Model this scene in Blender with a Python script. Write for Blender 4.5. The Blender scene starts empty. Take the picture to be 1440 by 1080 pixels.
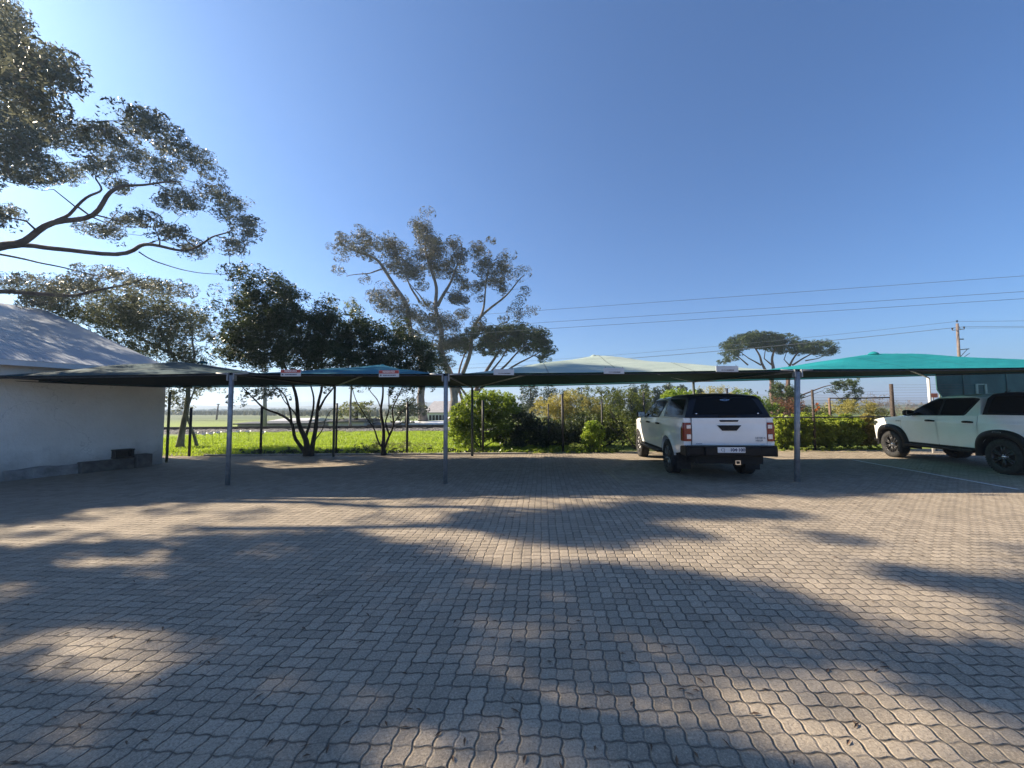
import bpy, bmesh, math, random
import numpy as np
from mathutils import Vector, Matrix
R = math.radians
PI = math.pi
random.seed(7)
rng = np.random.default_rng(11)
sc = bpy.context.scene
C = sc.collection

# ------------------------------------------------------------------ camera
CAM = Vector((0.0, 0.0, 1.55))
FPX = 545.0
PITCH, ROLL = R(3.55), R(-0.38)
cam_d = bpy.data.cameras.new('camera')
cam_d.sensor_width = 36
cam_d.lens = FPX / 1440 * 36
cam_d.clip_start, cam_d.clip_end = 0.05, 20000
cam = bpy.data.objects.new('camera', cam_d)
C.objects.link(cam)
RM = (Matrix.Rotation(PI / 2 + PITCH, 4, 'X') @ Matrix.Rotation(ROLL, 4, 'Z')).to_3x3()
cam.matrix_world = Matrix.Translation(CAM) @ RM.to_4x4()
sc.camera = cam
RMN = np.array(RM)

# ------------------------------------------------------------------ sun and sky
SUNV = Vector((-1.6, 0.53, 1.0)).normalized()        # towards the sun
SX, SY = -1.6, 0.53                                  # shadow casters sit this far off per metre of height
w = bpy.data.worlds.new('World')
sc.world = w
w.use_nodes = True
nt = w.node_tree
nt.nodes.clear()
sky = nt.nodes.new('ShaderNodeTexSky')
sky.sky_type = 'NISHITA'
sky.sun_disc = False
sky.sun_elevation = math.asin(SUNV.z)
sky.sun_rotation = math.atan2(SUNV.x, SUNV.y)
sky.altitude = 100
sky.air_density = 1.0
sky.dust_density = 1.25
sky.ozone_density = 4.0
bg = nt.nodes.new('ShaderNodeBackground')
bg.inputs['Strength'].default_value = 0.056
wo = nt.nodes.new('ShaderNodeOutputWorld')
tint = nt.nodes.new('ShaderNodeMix'); tint.data_type = 'RGBA'; tint.blend_type = 'MULTIPLY'
tint.inputs[0].default_value = 1.0
tint.inputs[7].default_value = (0.56, 0.84, 1.13, 1)      # deep clear winter blue
nt.links.new(sky.outputs[0], tint.inputs[6])
nt.links.new(tint.outputs[2], bg.inputs[0])
nt.links.new(bg.outputs[0], wo.inputs[0])
sl = bpy.data.lights.new('sun', 'SUN')
sl.energy = 4.8
sl.angle = R(0.53)
sl.color = (1.0, 0.85, 0.64)
so = bpy.data.objects.new('sun', sl)
C.objects.link(so)
so.rotation_euler = SUNV.to_track_quat('Z', 'Y').to_euler()
sc.view_settings.view_transform = 'Standard'
sc.view_settings.look = 'None'
sc.view_settings.exposure = 1.47
sc.view_settings.gamma = 1.0
sc.cycles.use_denoising = True
sc.cycles.max_bounces = 8
sc.cycles.transparent_max_bounces = 12
sc.cycles.volume_bounces = 0

# ------------------------------------------------------------------ photo helpers: a pixel of the photo at a real distance
def ray(px, py):
    d = RM @ Vector(((px - 720) / FPX, (540 - py) / FPX, -1))
    return d
def at(px, py, Y):
    d = ray(px, py)
    return CAM + d * (Y / d.y)
def G(px, py, z=0.0):
    d = ray(px, py)
    return CAM + d * ((z - CAM.z) / d.z)
def proj(P):
    """world points (N,3) -> photo pixels (N,2), depth"""
    q = (np.asarray(P, float) - np.array(CAM)) @ RMN
    dep = -q[:, 2]
    dd = np.where(dep > 0.05, dep, 0.05)
    return np.stack([720 + FPX * q[:, 0] / dd, 540 - FPX * q[:, 1] / dd], 1), dep

# ------------------------------------------------------------------ objects
def tag(o, label=None, cat=None, group=None, kind=None):
    if label: o['label'] = label
    if cat: o['category'] = cat
    if group: o['group'] = group
    if kind: o['kind'] = kind
    return o
def empty(name, loc=(0, 0, 0), rz=0, label=None, cat=None, group=None):
    o = bpy.data.objects.new(name, None)
    C.objects.link(o)
    o.location = loc
    o.rotation_euler = (0, 0, rz)
    o.empty_display_size = 0.2
    return tag(o, label, cat, group)
def link_mesh(name, me, mat=None, parent=None, local=True):
    o = bpy.data.objects.new(name, me)
    C.objects.link(o)
    if mat:
        for m in (mat if isinstance(mat, (list, tuple)) else [mat]):
            me.materials.append(m)
    if parent:
        o.parent = parent
        if not local:      # vertices given in world space: take them into the parent's own space
            o.matrix_parent_inverse = (Matrix.Translation(parent.location) @ parent.rotation_euler.to_matrix().to_4x4()).inverted()
    return o
def copy_tree(o, parent=None):
    c = o.copy()
    C.objects.link(c)
    c.parent = parent
    for ch in list(o.children):
        copy_tree(ch, c)
    return c

class MB:
    """collects shapes into one mesh"""
    def __init__(s):
        s.v = []; s.f = []; s.m = []; s.sm = []
    def add(s, vs, fs, mi=0, smooth=False):
        b = len(s.v)
        s.v += [tuple(p) for p in vs]
        s.f += [tuple(i + b for i in f) for f in fs]
        s.m += [mi] * len(fs)
        s.sm += [smooth] * len(fs)
        return s
    def box(s, c, d, rz=0, mi=0, bev=0.0, rot=None):
        bm = bmesh.new()
        bmesh.ops.create_cube(bm, size=1)
        bmesh.ops.scale(bm, vec=d, verts=bm.verts)
        if bev:
            bmesh.ops.bevel(bm, geom=list(bm.edges), offset=bev, segments=2, affect='EDGES', profile=0.6)
        M = Matrix.Translation(c) @ (rot if rot is not None else Matrix.Rotation(rz, 4, 'Z'))
        bmesh.ops.transform(bm, matrix=M, verts=bm.verts)
        bm.verts.index_update()
        s.add([v.co[:] for v in bm.verts], [[v.index for v in f.verts] for f in bm.faces], mi)
        bm.free()
        return s
    def tube(s, pts, r, sides=8, mi=0, cap=True, smooth=True):
        pts = [Vector(p) for p in pts]
        n = len(pts)
        rr = r if isinstance(r, (list, tuple)) else [r] * n
        vs = []; up = None
        for i, p in enumerate(pts):
            t = (pts[min(i + 1, n - 1)] - pts[max(i - 1, 0)])
            if t.length < 1e-9: t = Vector((0, 0, 1))
            t.normalize()
            if up is None:
                up = t.orthogonal().normalized()
            up = (up - t * up.dot(t))
            if up.length < 1e-6: up = t.orthogonal()
            up.normalize()
            b = t.cross(up)
            for k in range(sides):
                a = 2 * PI * k / sides
                vs.append(p + (up * math.cos(a) + b * math.sin(a)) * rr[i])
        fs = [(i * sides + k, i * sides + (k + 1) % sides, (i + 1) * sides + (k + 1) % sides, (i + 1) * sides + k)
              for i in range(n - 1) for k in range(sides)]
        if cap:
            fs.append(tuple(range(sides - 1, -1, -1)))
            fs.append(tuple((n - 1) * sides + k for k in range(sides)))
        return s.add(vs, fs, mi, smooth)
    def lathe(s, prof, segs=32, M=None, mi=0, smooth=True):
        """prof: (radius, height) around local z"""
        M = M or Matrix.Identity(4)
        n = len(prof)
        vs = [M @ Vector((r * math.cos(2 * PI * k / segs), r * math.sin(2 * PI * k / segs), z)) for r, z in prof for k in range(segs)]
        fs = [(i * segs + k, i * segs + (k + 1) % segs, (i + 1) * segs + (k + 1) % segs, (i + 1) * segs + k)
              for i in range(n - 1) for k in range(segs)]
        return s.add(vs, fs, mi, smooth)
    def prism(s, poly, M, depth, mi=0):
        """poly in local xy, extruded along local z"""
        n = len(poly)
        vs = [M @ Vector((x, y, 0)) for x, y in poly] + [M @ Vector((x, y, depth)) for x, y in poly]
        fs = [tuple(range(n - 1, -1, -1)), tuple(range(n, 2 * n))]
        fs += [(i, (i + 1) % n, n + (i + 1) % n, n + i) for i in range(n)]
        return s.add(vs, fs, mi)
    def grid(s, rows, mi=0, smooth=True, flip=False):
        """rows: list of equally long lists of points"""
        nr, nc = len(rows), len(rows[0])
        vs = [p for r_ in rows for p in r_]
        fs = []
        for i in range(nr - 1):
            for j in range(nc - 1):
                q = (i * nc + j, i * nc + j + 1, (i + 1) * nc + j + 1, (i + 1) * nc + j)
                fs.append(q[::-1] if flip else q)
        return s.add(vs, fs, mi, smooth)
    def build(s, name, mat, parent=None, local=True, weld=False):
        me = bpy.data.meshes.new(name)
        me.from_pydata([tuple(p) for p in s.v], [], s.f)
        me.polygons.foreach_set('material_index', s.m)
        me.polygons.foreach_set('use_smooth', s.sm)
        if weld:
            bm = bmesh.new(); bm.from_mesh(me)
            bmesh.ops.remove_doubles(bm, verts=bm.verts, dist=0.0005)
            bmesh.ops.recalc_face_normals(bm, faces=bm.faces)
            bm.to_mesh(me); bm.free()
        me.update()
        return link_mesh(name, me, mat, parent, local)

# ------------------------------------------------------------------ materials
class NT:
    def __init__(s, name):
        s.mat = bpy.data.materials.new(name)
        s.mat.use_nodes = True
        s.t = s.mat.node_tree
        s.b = s.t.nodes['Principled BSDF']
        s.out = s.t.nodes['Material Output']
    def n(s, typ, **kw):
        x = s.t.nodes.new(typ)
        for k, v in kw.items(): setattr(x, k, v)
        return x
    def l(s, a, b): s.t.links.new(a, b)
    def m(s, op, a, b=None, c=None, clamp=False):
        x = s.n('ShaderNodeMath', operation=op, use_clamp=clamp)
        for i, q in enumerate((a, b, c)):
            if q is None: continue
            if isinstance(q, (int, float)): x.inputs[i].default_value = q
            else: s.l(q, x.inputs[i])
        return x.outputs[0]
    def mr(s, val, a, b, c, d, smooth=False):
        x = s.n('ShaderNodeMapRange')
        if smooth: x.interpolation_type = 'SMOOTHSTEP'
        s.l(val, x.inputs[0])
        for i, q in enumerate((a, b, c, d)): x.inputs[i + 1].default_value = q
        return x.outputs[0]
    def mix(s, f, a, b, mode='MIX'):
        x = s.n('ShaderNodeMix', data_type='RGBA', blend_type=mode)
        for i, q in ((0, f), (6, a), (7, b)):
            if isinstance(q, (int, float)): x.inputs[i].default_value = q
            elif isinstance(q, (tuple, list)): x.inputs[i].default_value = (*q[:3], 1)
            else: s.l(q, x.inputs[i])
        return x.outputs[2]
    def noise(s, scale, detail=3, rough=0.55, vec=None, dim='3D', dist=0.0):
        x = s.n('ShaderNodeTexNoise', noise_dimensions=dim)
        x.inputs['Scale'].default_value = scale
        x.inputs['Detail'].default_value = detail
        x.inputs['Roughness'].default_value = rough
        x.inputs['Distortion'].default_value = dist
        if vec is not None: s.l(vec, x.inputs['Vector'])
        return x.outputs[0]
    def pos(s): return s.n('ShaderNodeNewGeometry').outputs['Position']
    def obj(s): return s.n('ShaderNodeTexCoord').outputs['Object']
    def col(s, c):
        if isinstance(c, (tuple, list)): s.b.inputs['Base Color'].default_value = (*c[:3], 1)
        else: s.l(c, s.b.inputs['Base Color'])
    def rough(s, v):
        if isinstance(v, (int, float)): s.b.inputs['Roughness'].default_value = v
        else: s.l(v, s.b.inputs['Roughness'])
    def bump(s, h, dist=0.01, strength=1.0):
        x = s.n('ShaderNodeBump')
        x.inputs['Strength'].default_value = strength
        x.inputs['Distance'].default_value = dist
        s.l(h, x.inputs['Height'])
        s.l(x.outputs[0], s.b.inputs['Normal'])

def simple(name, base, rough=0.5, metal=0.0, var=0.0, scale=6.0, bump=0.0, bscale=40.0, coat=0.0, spec=None):
    m = NT(name)
    if var:
        f = m.noise(scale, 5, 0.6, m.obj())
        f = m.mr(f, 0.3, 0.7, 0, 1)
        lo = tuple(c * (1 - var) for c in base); hi = tuple(min(1, c * (1 + var)) for c in base)
        m.col(m.mix(f, lo, hi))
        m.rough(m.mr(f, 0, 1, min(1, rough * 1.15), rough * 0.85))
    else:
        m.col(base); m.rough(rough)
    m.b.inputs['Metallic'].default_value = metal
    if coat:
        m.b.inputs['Coat Weight'].default_value = coat
        m.b.inputs['Coat Roughness'].default_value = 0.05
    if spec is not None: m.b.inputs['Specular IOR Level'].default_value = spec
    if bump: m.bump(m.noise(bscale, 4, 0.6, m.obj()), bump)
    return m.mat

def leaf_mat(name, c1, c2, trans=0.35, tcol=None, rough=0.5):
    m = NT(name)
    g = m.n('ShaderNodeNewGeometry')
    rnd = g.outputs['Random Per Island']
    big = m.mr(m.noise(0.9, 2, 0.5, g.outputs['Position']), 0.35, 0.65, 0, 1)
    f = m.m('ADD', m.m('MULTIPLY', rnd, 0.65), m.m('MULTIPLY', big, 0.35))
    c = m.mix(f, c1, c2)
    m.col(c); m.rough(rough)
    m.b.inputs['Specular IOR Level'].default_value = 0.35
    tr = m.n('ShaderNodeBsdfTranslucent')
    tc = tcol or tuple(min(1, x * 2.2) for x in c2)
    m.l(m.mix(f, tuple(x * 0.7 for x in tc), tc), tr.inputs[0])
    ms = m.n('ShaderNodeMixShader')
    ms.inputs[0].default_value = trans
    m.l(m.b.outputs[0], ms.inputs[1]); m.l(tr.outputs[0], ms.inputs[2])
    m.l(ms.outputs[0], m.out.inputs[0])
    return m.mat

M = {}
M['steel'] = simple('galvanised_steel', (0.29, 0.31, 0.335), 0.5, 0.45, 0.25, 9)
M['dark_steel'] = simple('dark_steel', (0.035, 0.035, 0.04), 0.6, 0.3, 0.3, 12)
M['brown_post'] = simple('brown_post', (0.05, 0.035, 0.028), 0.75, 0.0, 0.4, 14)
M['olive_post'] = simple('olive_post', (0.10, 0.11, 0.07), 0.8, 0.0, 0.4, 14)
M['wire'] = simple('wire', (0.12, 0.12, 0.13), 0.5, 0.6)
M['cable'] = simple('cable', (0.06, 0.065, 0.08), 0.6, 0.2)
M['white_plaster'] = None
M['rubber'] = simple('rubber', (0.018, 0.018, 0.019), 0.85, 0, 0.3, 20, 0.004, 90)
M['rim'] = simple('rim_metal', (0.05, 0.05, 0.053), 0.4, 0.6, 0.15, 12)
M['rim_bright'] = simple('rim_machined', (0.20, 0.20, 0.21), 0.35, 0.9)
M['black_plastic'] = simple('black_plastic', (0.006, 0.006, 0.007), 0.5, 0, 0.2, 15, 0.001, 200, spec=.25)
M['black_gloss'] = simple('canopy_shell_paint', (0.004, 0.005, 0.010), 0.28, 0, 0, coat=0.2, spec=.3)
M['glass'] = simple('tinted_glass', (0.003, 0.004, 0.005), 0.06, 0, spec=0.12)
M['headlamp'] = simple('headlamp_glass', (0.05, 0.055, 0.06), 0.15, 0.3, coat=.8)
M['chrome'] = simple('chrome', (0.75, 0.76, 0.78), 0.12, 1.0)
M['white_plastic'] = simple('white_plastic', (0.72, 0.72, 0.72), 0.4)
M['ink'] = simple('ink', (0.015, 0.015, 0.02), 0.6)
M['blue_ink'] = simple('blue_ink', (0.02, 0.03, 0.10), 0.6)
M['grey_ink'] = simple('grey_ink', (0.22, 0.24, 0.27), 0.5)
M['white_ink'] = simple('white_ink', (0.75, 0.75, 0.76), 0.5)
M['red_sign'] = simple('red_sign', (0.45, 0.06, 0.05), 0.45)
M['sign_white'] = simple('sign_white', (0.55, 0.58, 0.62), 0.4, 0, 0.1, 8)
M['red_lens'] = simple('red_lens', (0.20, 0.003, 0.004), 0.15, 0, 0.15, 30, coat=.6)
M['clear_lens'] = simple('clear_lens', (0.75, 0.72, 0.72), 0.1, 0.2, 0.2, 40, coat=1.0)
m = NT('white_car_paint')
dust = m.mr(m.noise(3.0, 5, 0.6, m.obj()), 0.4, 0.75, 0, 1)
m.col(m.mix(dust, (0.86, 0.87, 0.87), (0.80, 0.80, 0.79)))
m.rough(m.mr(dust, 0, 1, 0.28, 0.42))
m.b.inputs['Coat Weight'].default_value = 0.7
m.b.inputs['Coat Roughness'].default_value = 0.06
M['paint'] = m.mat

def text_mesh(name, body, size, mat, parent, loc, rot, depth=0.001, bold=0.0, align='CENTER'):
    cu = bpy.data.curves.new(name, 'FONT')
    cu.body = body; cu.size = size; cu.extrude = depth; cu.offset = bold
    cu.align_x = align; cu.align_y = 'CENTER'
    t = bpy.data.objects.new(name, cu)
    C.objects.link(t)
    dg = bpy.context.evaluated_depsgraph_get()
    me = bpy.data.meshes.new_from_object(t.evaluated_get(dg))
    C.objects.unlink(t)
    bpy.data.objects.remove(t)
    me.materials.clear()
    o = link_mesh(name, me, mat, parent)
    o.location = loc; o.rotation_euler = rot
    return o
# ================================================================== the setting
# paving: interlocking wavy pavers, laid in herringbone pairs
def paving_material():
    m = NT('interlocking_pavers')
    P = m.pos()
    mp = m.n('ShaderNodeMapping'); mp.inputs['Rotation'].default_value = (0, 0, R(4.4))
    mp.inputs['Scale'].default_value = (10.2, 10.2, 1)
    m.l(P, mp.inputs[0])
    wob = m.n('ShaderNodeTexNoise'); wob.inputs['Scale'].default_value = 1.1; wob.inputs['Detail'].default_value = 3
    m.l(P, wob.inputs['Vector'])
    sw = m.n('ShaderNodeSeparateColor'); m.l(wob.outputs['Color'], sw.inputs[0])
    s = m.n('ShaderNodeSeparateXYZ'); m.l(mp.outputs[0], s.inputs[0])
    u = m.m('ADD', s.outputs[0], m.m('MULTIPLY', sw.outputs[0], 0.55))
    v = m.m('ADD', s.outputs[1], m.m('MULTIPLY', sw.outputs[1], 0.55))
    A = 0.052
    u1 = m.m('ADD', u, m.m('MULTIPLY', m.m('SINE', m.m('MULTIPLY', v, 2 * PI)), A))
    v1 = m.m('ADD', v, m.m('MULTIPLY', m.m('SINE', m.m('MULTIPLY', u, 2 * PI)), A))
    i = m.m('FLOOR', u1); j = m.m('FLOOR', v1)
    fu = m.m('SUBTRACT', u1, i); fv = m.m('SUBTRACT', v1, j)
    k = m.m('FLOORED_MODULO', m.m('ADD', m.m('SUBTRACT', i, j), 0.5), 4.0)
    def is_(n): return m.m('COMPARE', k, n + 0.5, 0.4)
    k0, k1, k2, k3 = is_(0), is_(1), is_(2), is_(3)
    dl, dr, db, dt = fu, m.m('SUBTRACT', 1, fu), fv, m.m('SUBTRACT', 1, fv)
    gd = m.m('MINIMUM', m.m('MINIMUM', dl, dr), m.m('MINIMUM', db, dt))
    jd = m.m('MINIMUM', m.m('MINIMUM', m.m('ADD', dl, k1), m.m('ADD', dr, k0)),
             m.m('MINIMUM', m.m('ADD', db, k2), m.m('ADD', dt, k3)))
    bi = m.m('SUBTRACT', i, k1); bj = m.m('ADD', j, k3)
    cb = m.n('ShaderNodeCombineXYZ'); m.l(bi, cb.inputs[0]); m.l(bj, cb.inputs[1])
    wn = m.n('ShaderNodeTexWhiteNoise', noise_dimensions='2D'); m.l(cb.outputs[0], wn.inputs['Vector'])
    rnd = wn.outputs['Value']
    fine = m.noise(80, 4, 0.85, P)
    mid = m.noise(28, 4, 0.65, P)
    big = m.noise(0.55, 4, 0.6, P)
    # concrete colour: warm grey with aggregate speckle, each block its own tone, worn patches
    base = m.mix(rnd, (0.29, 0.245, 0.190), (0.44, 0.370, 0.288))
    base = m.mix(m.mr(fine, 0.52, 0.62, 0, 0.8), base, (0.56, 0.48, 0.38))
    base = m.mix(m.mr(fine, 0.48, 0.38, 0, 0.85), base, (0.15, 0.125, 0.10))
    base = m.mix(m.mr(mid, 0.35, 0.75, 0.0, 0.32), base, (0.25, 0.21, 0.16))
    base = m.mix(m.mr(big, 0.40, 0.70, 0.0, 0.35), base, (0.27, 0.23, 0.175))
    stain = m.mr(m.noise(1.9, 6, 0.72, P, dist=0.6), 0.56, 0.68, 0.0, 0.42)
    base = m.mix(stain, base, (0.13, 0.115, 0.10))
    spot = m.mr(m.noise(6.5, 2, 0.5, P), 0.74, 0.77, 0.0, 0.75)
    base = m.mix(spot, base, (0.07, 0.06, 0.055))
    # joints: some open and dark, some filled with sand
    jw = m.mr(m.noise(3.2, 3, 0.6, P), 0.3, 0.7, 0.016, 0.058)
    joint = m.m('SUBTRACT', 1, m.m('DIVIDE', jd, jw), clamp=True)
    joint = m.mr(joint, 0.0, 0.6, 0, 1, True)
    sand = m.mr(m.noise(1.7, 3, 0.6, P), 0.5, 0.66, 0, 0.65)
    jc = m.mix(sand, (0.04, 0.036, 0.03), (0.27, 0.23, 0.18))
    moss = m.mr(m.noise(0.9, 4, 0.6, P), 0.56, 0.70, 0, 0.6)
    jc = m.mix(moss, jc, (0.045, 0.055, 0.02))
    jv = m.mr(m.noise(4.5, 5, 0.75, P), 0.38, 0.60, 0.12, 0.97)
    col = m.mix(m.m('MULTIPLY', joint, jv), base, jc)
    faint = m.mr(gd, 0.0, 0.055, 0.72, 0.0, True)
    faint = m.m('MULTIPLY', faint, m.mr(m.noise(4.1, 3, 0.6, P), 0.35, 0.62, 0.35, 1.0))
    col = m.mix(faint, col, (0.10, 0.088, 0.075))
    m.col(col)
    m.rough(0.85)
    m.b.inputs['Specular IOR Level'].default_value = 0.25
    h = m.mr(jd, 0.0, 0.10, 0, 1, True)
    h = m.m('MULTIPLY', h, m.mr(m.noise(2.1, 2, 0.5, P), 0.3, 0.7, 0.6, 1.25))
    h = m.m('ADD', h, m.m('MULTIPLY', m.mr(gd, 0.0, 0.10, 0, 1, True), 0.55))
    h = m.m('ADD', h, m.m('MULTIPLY', rnd, 0.55))
    h = m.m('ADD', h, m.m('MULTIPLY', fine, 0.75))
    h = m.m('ADD', h, m.m('MULTIPLY', mid, 0.6))
    m.bump(h, 0.0095, 1.0)
    return m.mat
M['paving'] = paving_material()

m = NT('soil_and_grass')
P = m.pos()
n1 = m.noise(0.9, 6, 0.65, P); n2 = m.noise(14, 4, 0.7, P)
soil = m.mix(m.mr(n2, 0.3, 0.7, 0, 1), (0.10, 0.075, 0.05), (0.26, 0.21, 0.15))
sep = m.n('ShaderNodeSeparateXYZ'); m.l(P, sep.inputs[0])
grass_c = m.mix(m.mr(n2, 0.3, 0.7, 0, 1), (0.14, 0.20, 0.025), (0.24, 0.32, 0.04))
gm = m.m('MULTIPLY', m.mr(sep.outputs[1], 13.6, 14.6, 0, 1), m.mr(n1, 0.30, 0.42, 0.3, 1))
far_c = m.mix(m.mr(m.noise(0.02, 5, 0.6, P), 0.4, 0.6, 0, 1), (0.07, 0.105, 0.03), (0.12, 0.13, 0.05))
c = m.mix(gm, soil, grass_c)
c = m.mix(m.mr(sep.outputs[1], 40, 70, 0, 1), c, far_c)
m.col(c); m.rough(0.95)
m.bump(m.noise(30, 5, 0.7, P), 0.03)
M['ground'] = m.mat

def sheet(name, x0, x1, y0, y1, z, mat, nx=1, ny=1, hf=None):
    mb = MB()
    rows = [[(x0 + (x1 - x0) * i / nx, y0 + (y1 - y0) * j / ny, z + (hf(x0 + (x1 - x0) * i / nx, y0 + (y1 - y0) * j / ny) if hf else 0))
             for i in range(nx + 1)] for j in range(ny + 1)]
    mb.grid(rows, smooth=bool(hf))
    return mb.build(name, mat)
g = sheet('ground', -2500, 2500, -300, 2000, -0.02, M['ground'])
tag(g, 'open ground of soil and grass running out to the hazy hills', 'ground', kind='structure')
PAVE_Y = 13.15
pv = sheet('paving', -30, 40, -14, PAVE_Y, 0.0, M['paving'])
tag(pv, 'car park of wavy interlocking grey paving blocks', 'paving', kind='structure')
# sandy shoulder between paving and hedge, right-hand side
m = NT('sandy_soil')
P = m.pos()
n2 = m.noise(9, 5, 0.7, P)
cc = m.mix(m.mr(n2, 0.3, 0.7, 0, 1), (0.24, 0.19, 0.13), (0.38, 0.31, 0.22))
cc = m.mix(m.mr(m.noise(2.5, 4, 0.7, P), 0.52, 0.62, 0, 0.8), cc, (0.10, 0.12, 0.035))
m.col(cc); m.rough(0.95); m.bump(n2, 0.03)
sd = MB()
rows = []
for j in range(7):
    row = []
    for i in range(90):
        x = 0.5 + i * 0.45
        yb = 13.9 + 0.35 * math.sin(x * 1.3) + 0.2 * math.sin(x * 3.1 + 1)
        y = 13.153 + (yb - 13.153) * j / 6
        row.append((x, y, -0.012 + 0.03 * math.sin(PI * j / 6) * (0.6 + 0.4 * math.sin(x * 2.2))))
    rows.append(row)
sd.grid(rows)
tag(sd.build('sandy_verge', m.mat), 'strip of sandy earth between the paving and the hedge', 'verge', kind='structure')
# kerb of flush concrete edging along the back of the paving
kb = MB()
x = -10.4
while x < 0.4:
    kb.box((x + 0.45, PAVE_Y + 0.075, 0.008 + random.uniform(-.006, .006)), (0.89, 0.14, 0.09), bev=0.012)
    x += 0.91
M['concrete'] = simple('kerb_concrete', (0.30, 0.28, 0.25), 0.9, 0, 0.3, 5, 0.006, 60)
tag(kb.build('kerb', M['concrete']), 'low concrete kerb along the back edge of the paving on the left', 'kerb', kind='structure')

# white bay line
ln = MB()
a, b = G(1200, 647), G(1432, 688.5)
dv = (b - a).normalized(); pr = Vector((-dv.y, dv.x, 0)) * 0.04
rows = [[], []]
for k in range(25):
    p = a.lerp(b, k / 24)
    for q, sg in ((0, 1), (1, -1)):
        o_ = pr * sg * random.uniform(0.8, 1.05)
        rows[q].append((p.x + o_.x, p.y + o_.y, 0.005))
ln.grid(rows, flip=True, smooth=False)
m = NT('worn_line_paint')
f = m.mr(m.noise(24, 4, 0.7, m.pos()), 0.35, 0.6, 0, 1)
m.col(m.mix(f, (0.55, 0.53, 0.50), (0.85, 0.84, 0.80))); m.rough(0.8)
tag(ln.build('bay_marking', m.mat), 'thin worn white parking bay line painted on the paving', 'line', kind='structure')

# fallen gum leaves lying on the paving
lf = MB()
for _ in range(420):
    t_ = random.random() ** 1.6
    y = 1.6 + 11 * t_; x = random.uniform(-1.3, 1.3) * y * .9 - .5
    if x < -9: continue
    a_ = random.uniform(0, 2 * PI); L_, W_ = random.uniform(.035, .075), random.uniform(.008, .015)
    ca, sa = math.cos(a_), math.sin(a_)
    pts = [(-L_ / 2, 0, .004), (0, W_ / 2, .010), (L_ / 2, 0, .005), (0, -W_ / 2, .008)]
    lf.add([(x + ca * p[0] - sa * p[1], y + sa * p[0] + ca * p[1], p[2]) for p in pts], [(0, 3, 2, 1)])
tag(lf.build('fallen_leaves', simple('dead_leaf', (0.10, 0.06, 0.035), .8, 0, .5, 3)), 'scattered small dry gum leaves lying on the paving', 'fallen leaves', kind='stuff')

# ---- lush grass beyond the kerb (real blades)
def blades(name, pts, h0, h1, w_, mat, lean=0.5):
    n = len(pts)
    P = np.asarray(pts, float)
    a = rng.uniform(0, 2 * PI, n); h = rng.uniform(h0, h1, n)
    ln_ = rng.uniform(0.1, 1, n) * lean * h; la = rng.uniform(0, 2 * PI, n)
    dx, dy = np.cos(a) * w_ / 2, np.sin(a) * w_ / 2
    V = np.zeros((n, 5, 3))
    V[:, 0] = P + np.stack([dx, dy, 0 * dx], 1); V[:, 1] = P - np.stack([dx, dy, 0 * dx], 1)
    mid = P + np.stack([np.cos(la) * ln_ * .35, np.sin(la) * ln_ * .35, h * .6], 1)
    V[:, 2] = mid - np.stack([dx, dy, 0 * dx], 1) * .8; V[:, 3] = mid + np.stack([dx, dy, 0 * dx], 1) * .8
    V[:, 4] = P + np.stack([np.cos(la) * ln_, np.sin(la) * ln_, h], 1)
    b = (np.arange(n) * 5)[:, None]
    quads = b + np.array([[0, 1, 2, 3]]); tris = b + np.array([[3, 2, 4]])
    me = bpy.data.meshes.new(name)
    me.vertices.add(n * 5); me.vertices.foreach_set('co', V.reshape(-1))
    lv = np.concatenate([quads.reshape(-1), tris.reshape(-1)])
    me.loops.add(len(lv)); me.loops.foreach_set('vertex_index', lv)
    ls = np.concatenate([np.arange(n) * 4, n * 4 + np.arange(n) * 3])
    me.polygons.add(2 * n); me.polygons.foreach_set('loop_start', ls)
    me.update(calc_edges=True)
    return link_mesh(name, me, mat)
M['grass'] = leaf_mat('grass_blades', (0.15, 0.22, 0.025), (0.30, 0.39, 0.045), 0.42, (0.50, 0.66, 0.06))
def noise2(x, y):
    return (np.sin(x * 1.3 + 2 * np.sin(y * .7)) + np.sin(y * 1.9 + 1.5 * np.sin(x * .9 + 1)) + np.sin(x * .5 - y * .8)) / 3
n = 210000
gx = rng.uniform(-19, 2.0, n); gy = 13.35 + (26.2 - 13.35) * rng.uniform(0, 1, n) ** 1.1
nn = noise2(gx, gy)
keep = (gy > 13.9 + 0.5 * nn) | (rng.uniform(0, 1, n) < 0.25)
keep &= ~((gx < -10.0) & (gy < 12.5))
gx, gy, nn = gx[keep], gy[keep], nn[keep]
gz = -0.02 + 0 * gx
mound = 0.5 + 0.5 * np.sin(gx * 2.3 + 1.7 * np.sin(gy * 1.1)) * np.sin(gy * 2.9 + 1.3 * np.sin(gx * 1.7))
gz = gz + 0.06 * mound * (gy > 14)
keep = rng.uniform(0, 1, len(gx)) < 0.35 + 0.65 * mound
o = blades('grass', np.stack([gx, gy, gz], 1)[keep], 0.04, 0.13, 0.024, M['grass'], 1.0)
tag(o, 'bright lush green grass between the kerb and the railway', 'grass', kind='stuff')

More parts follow.
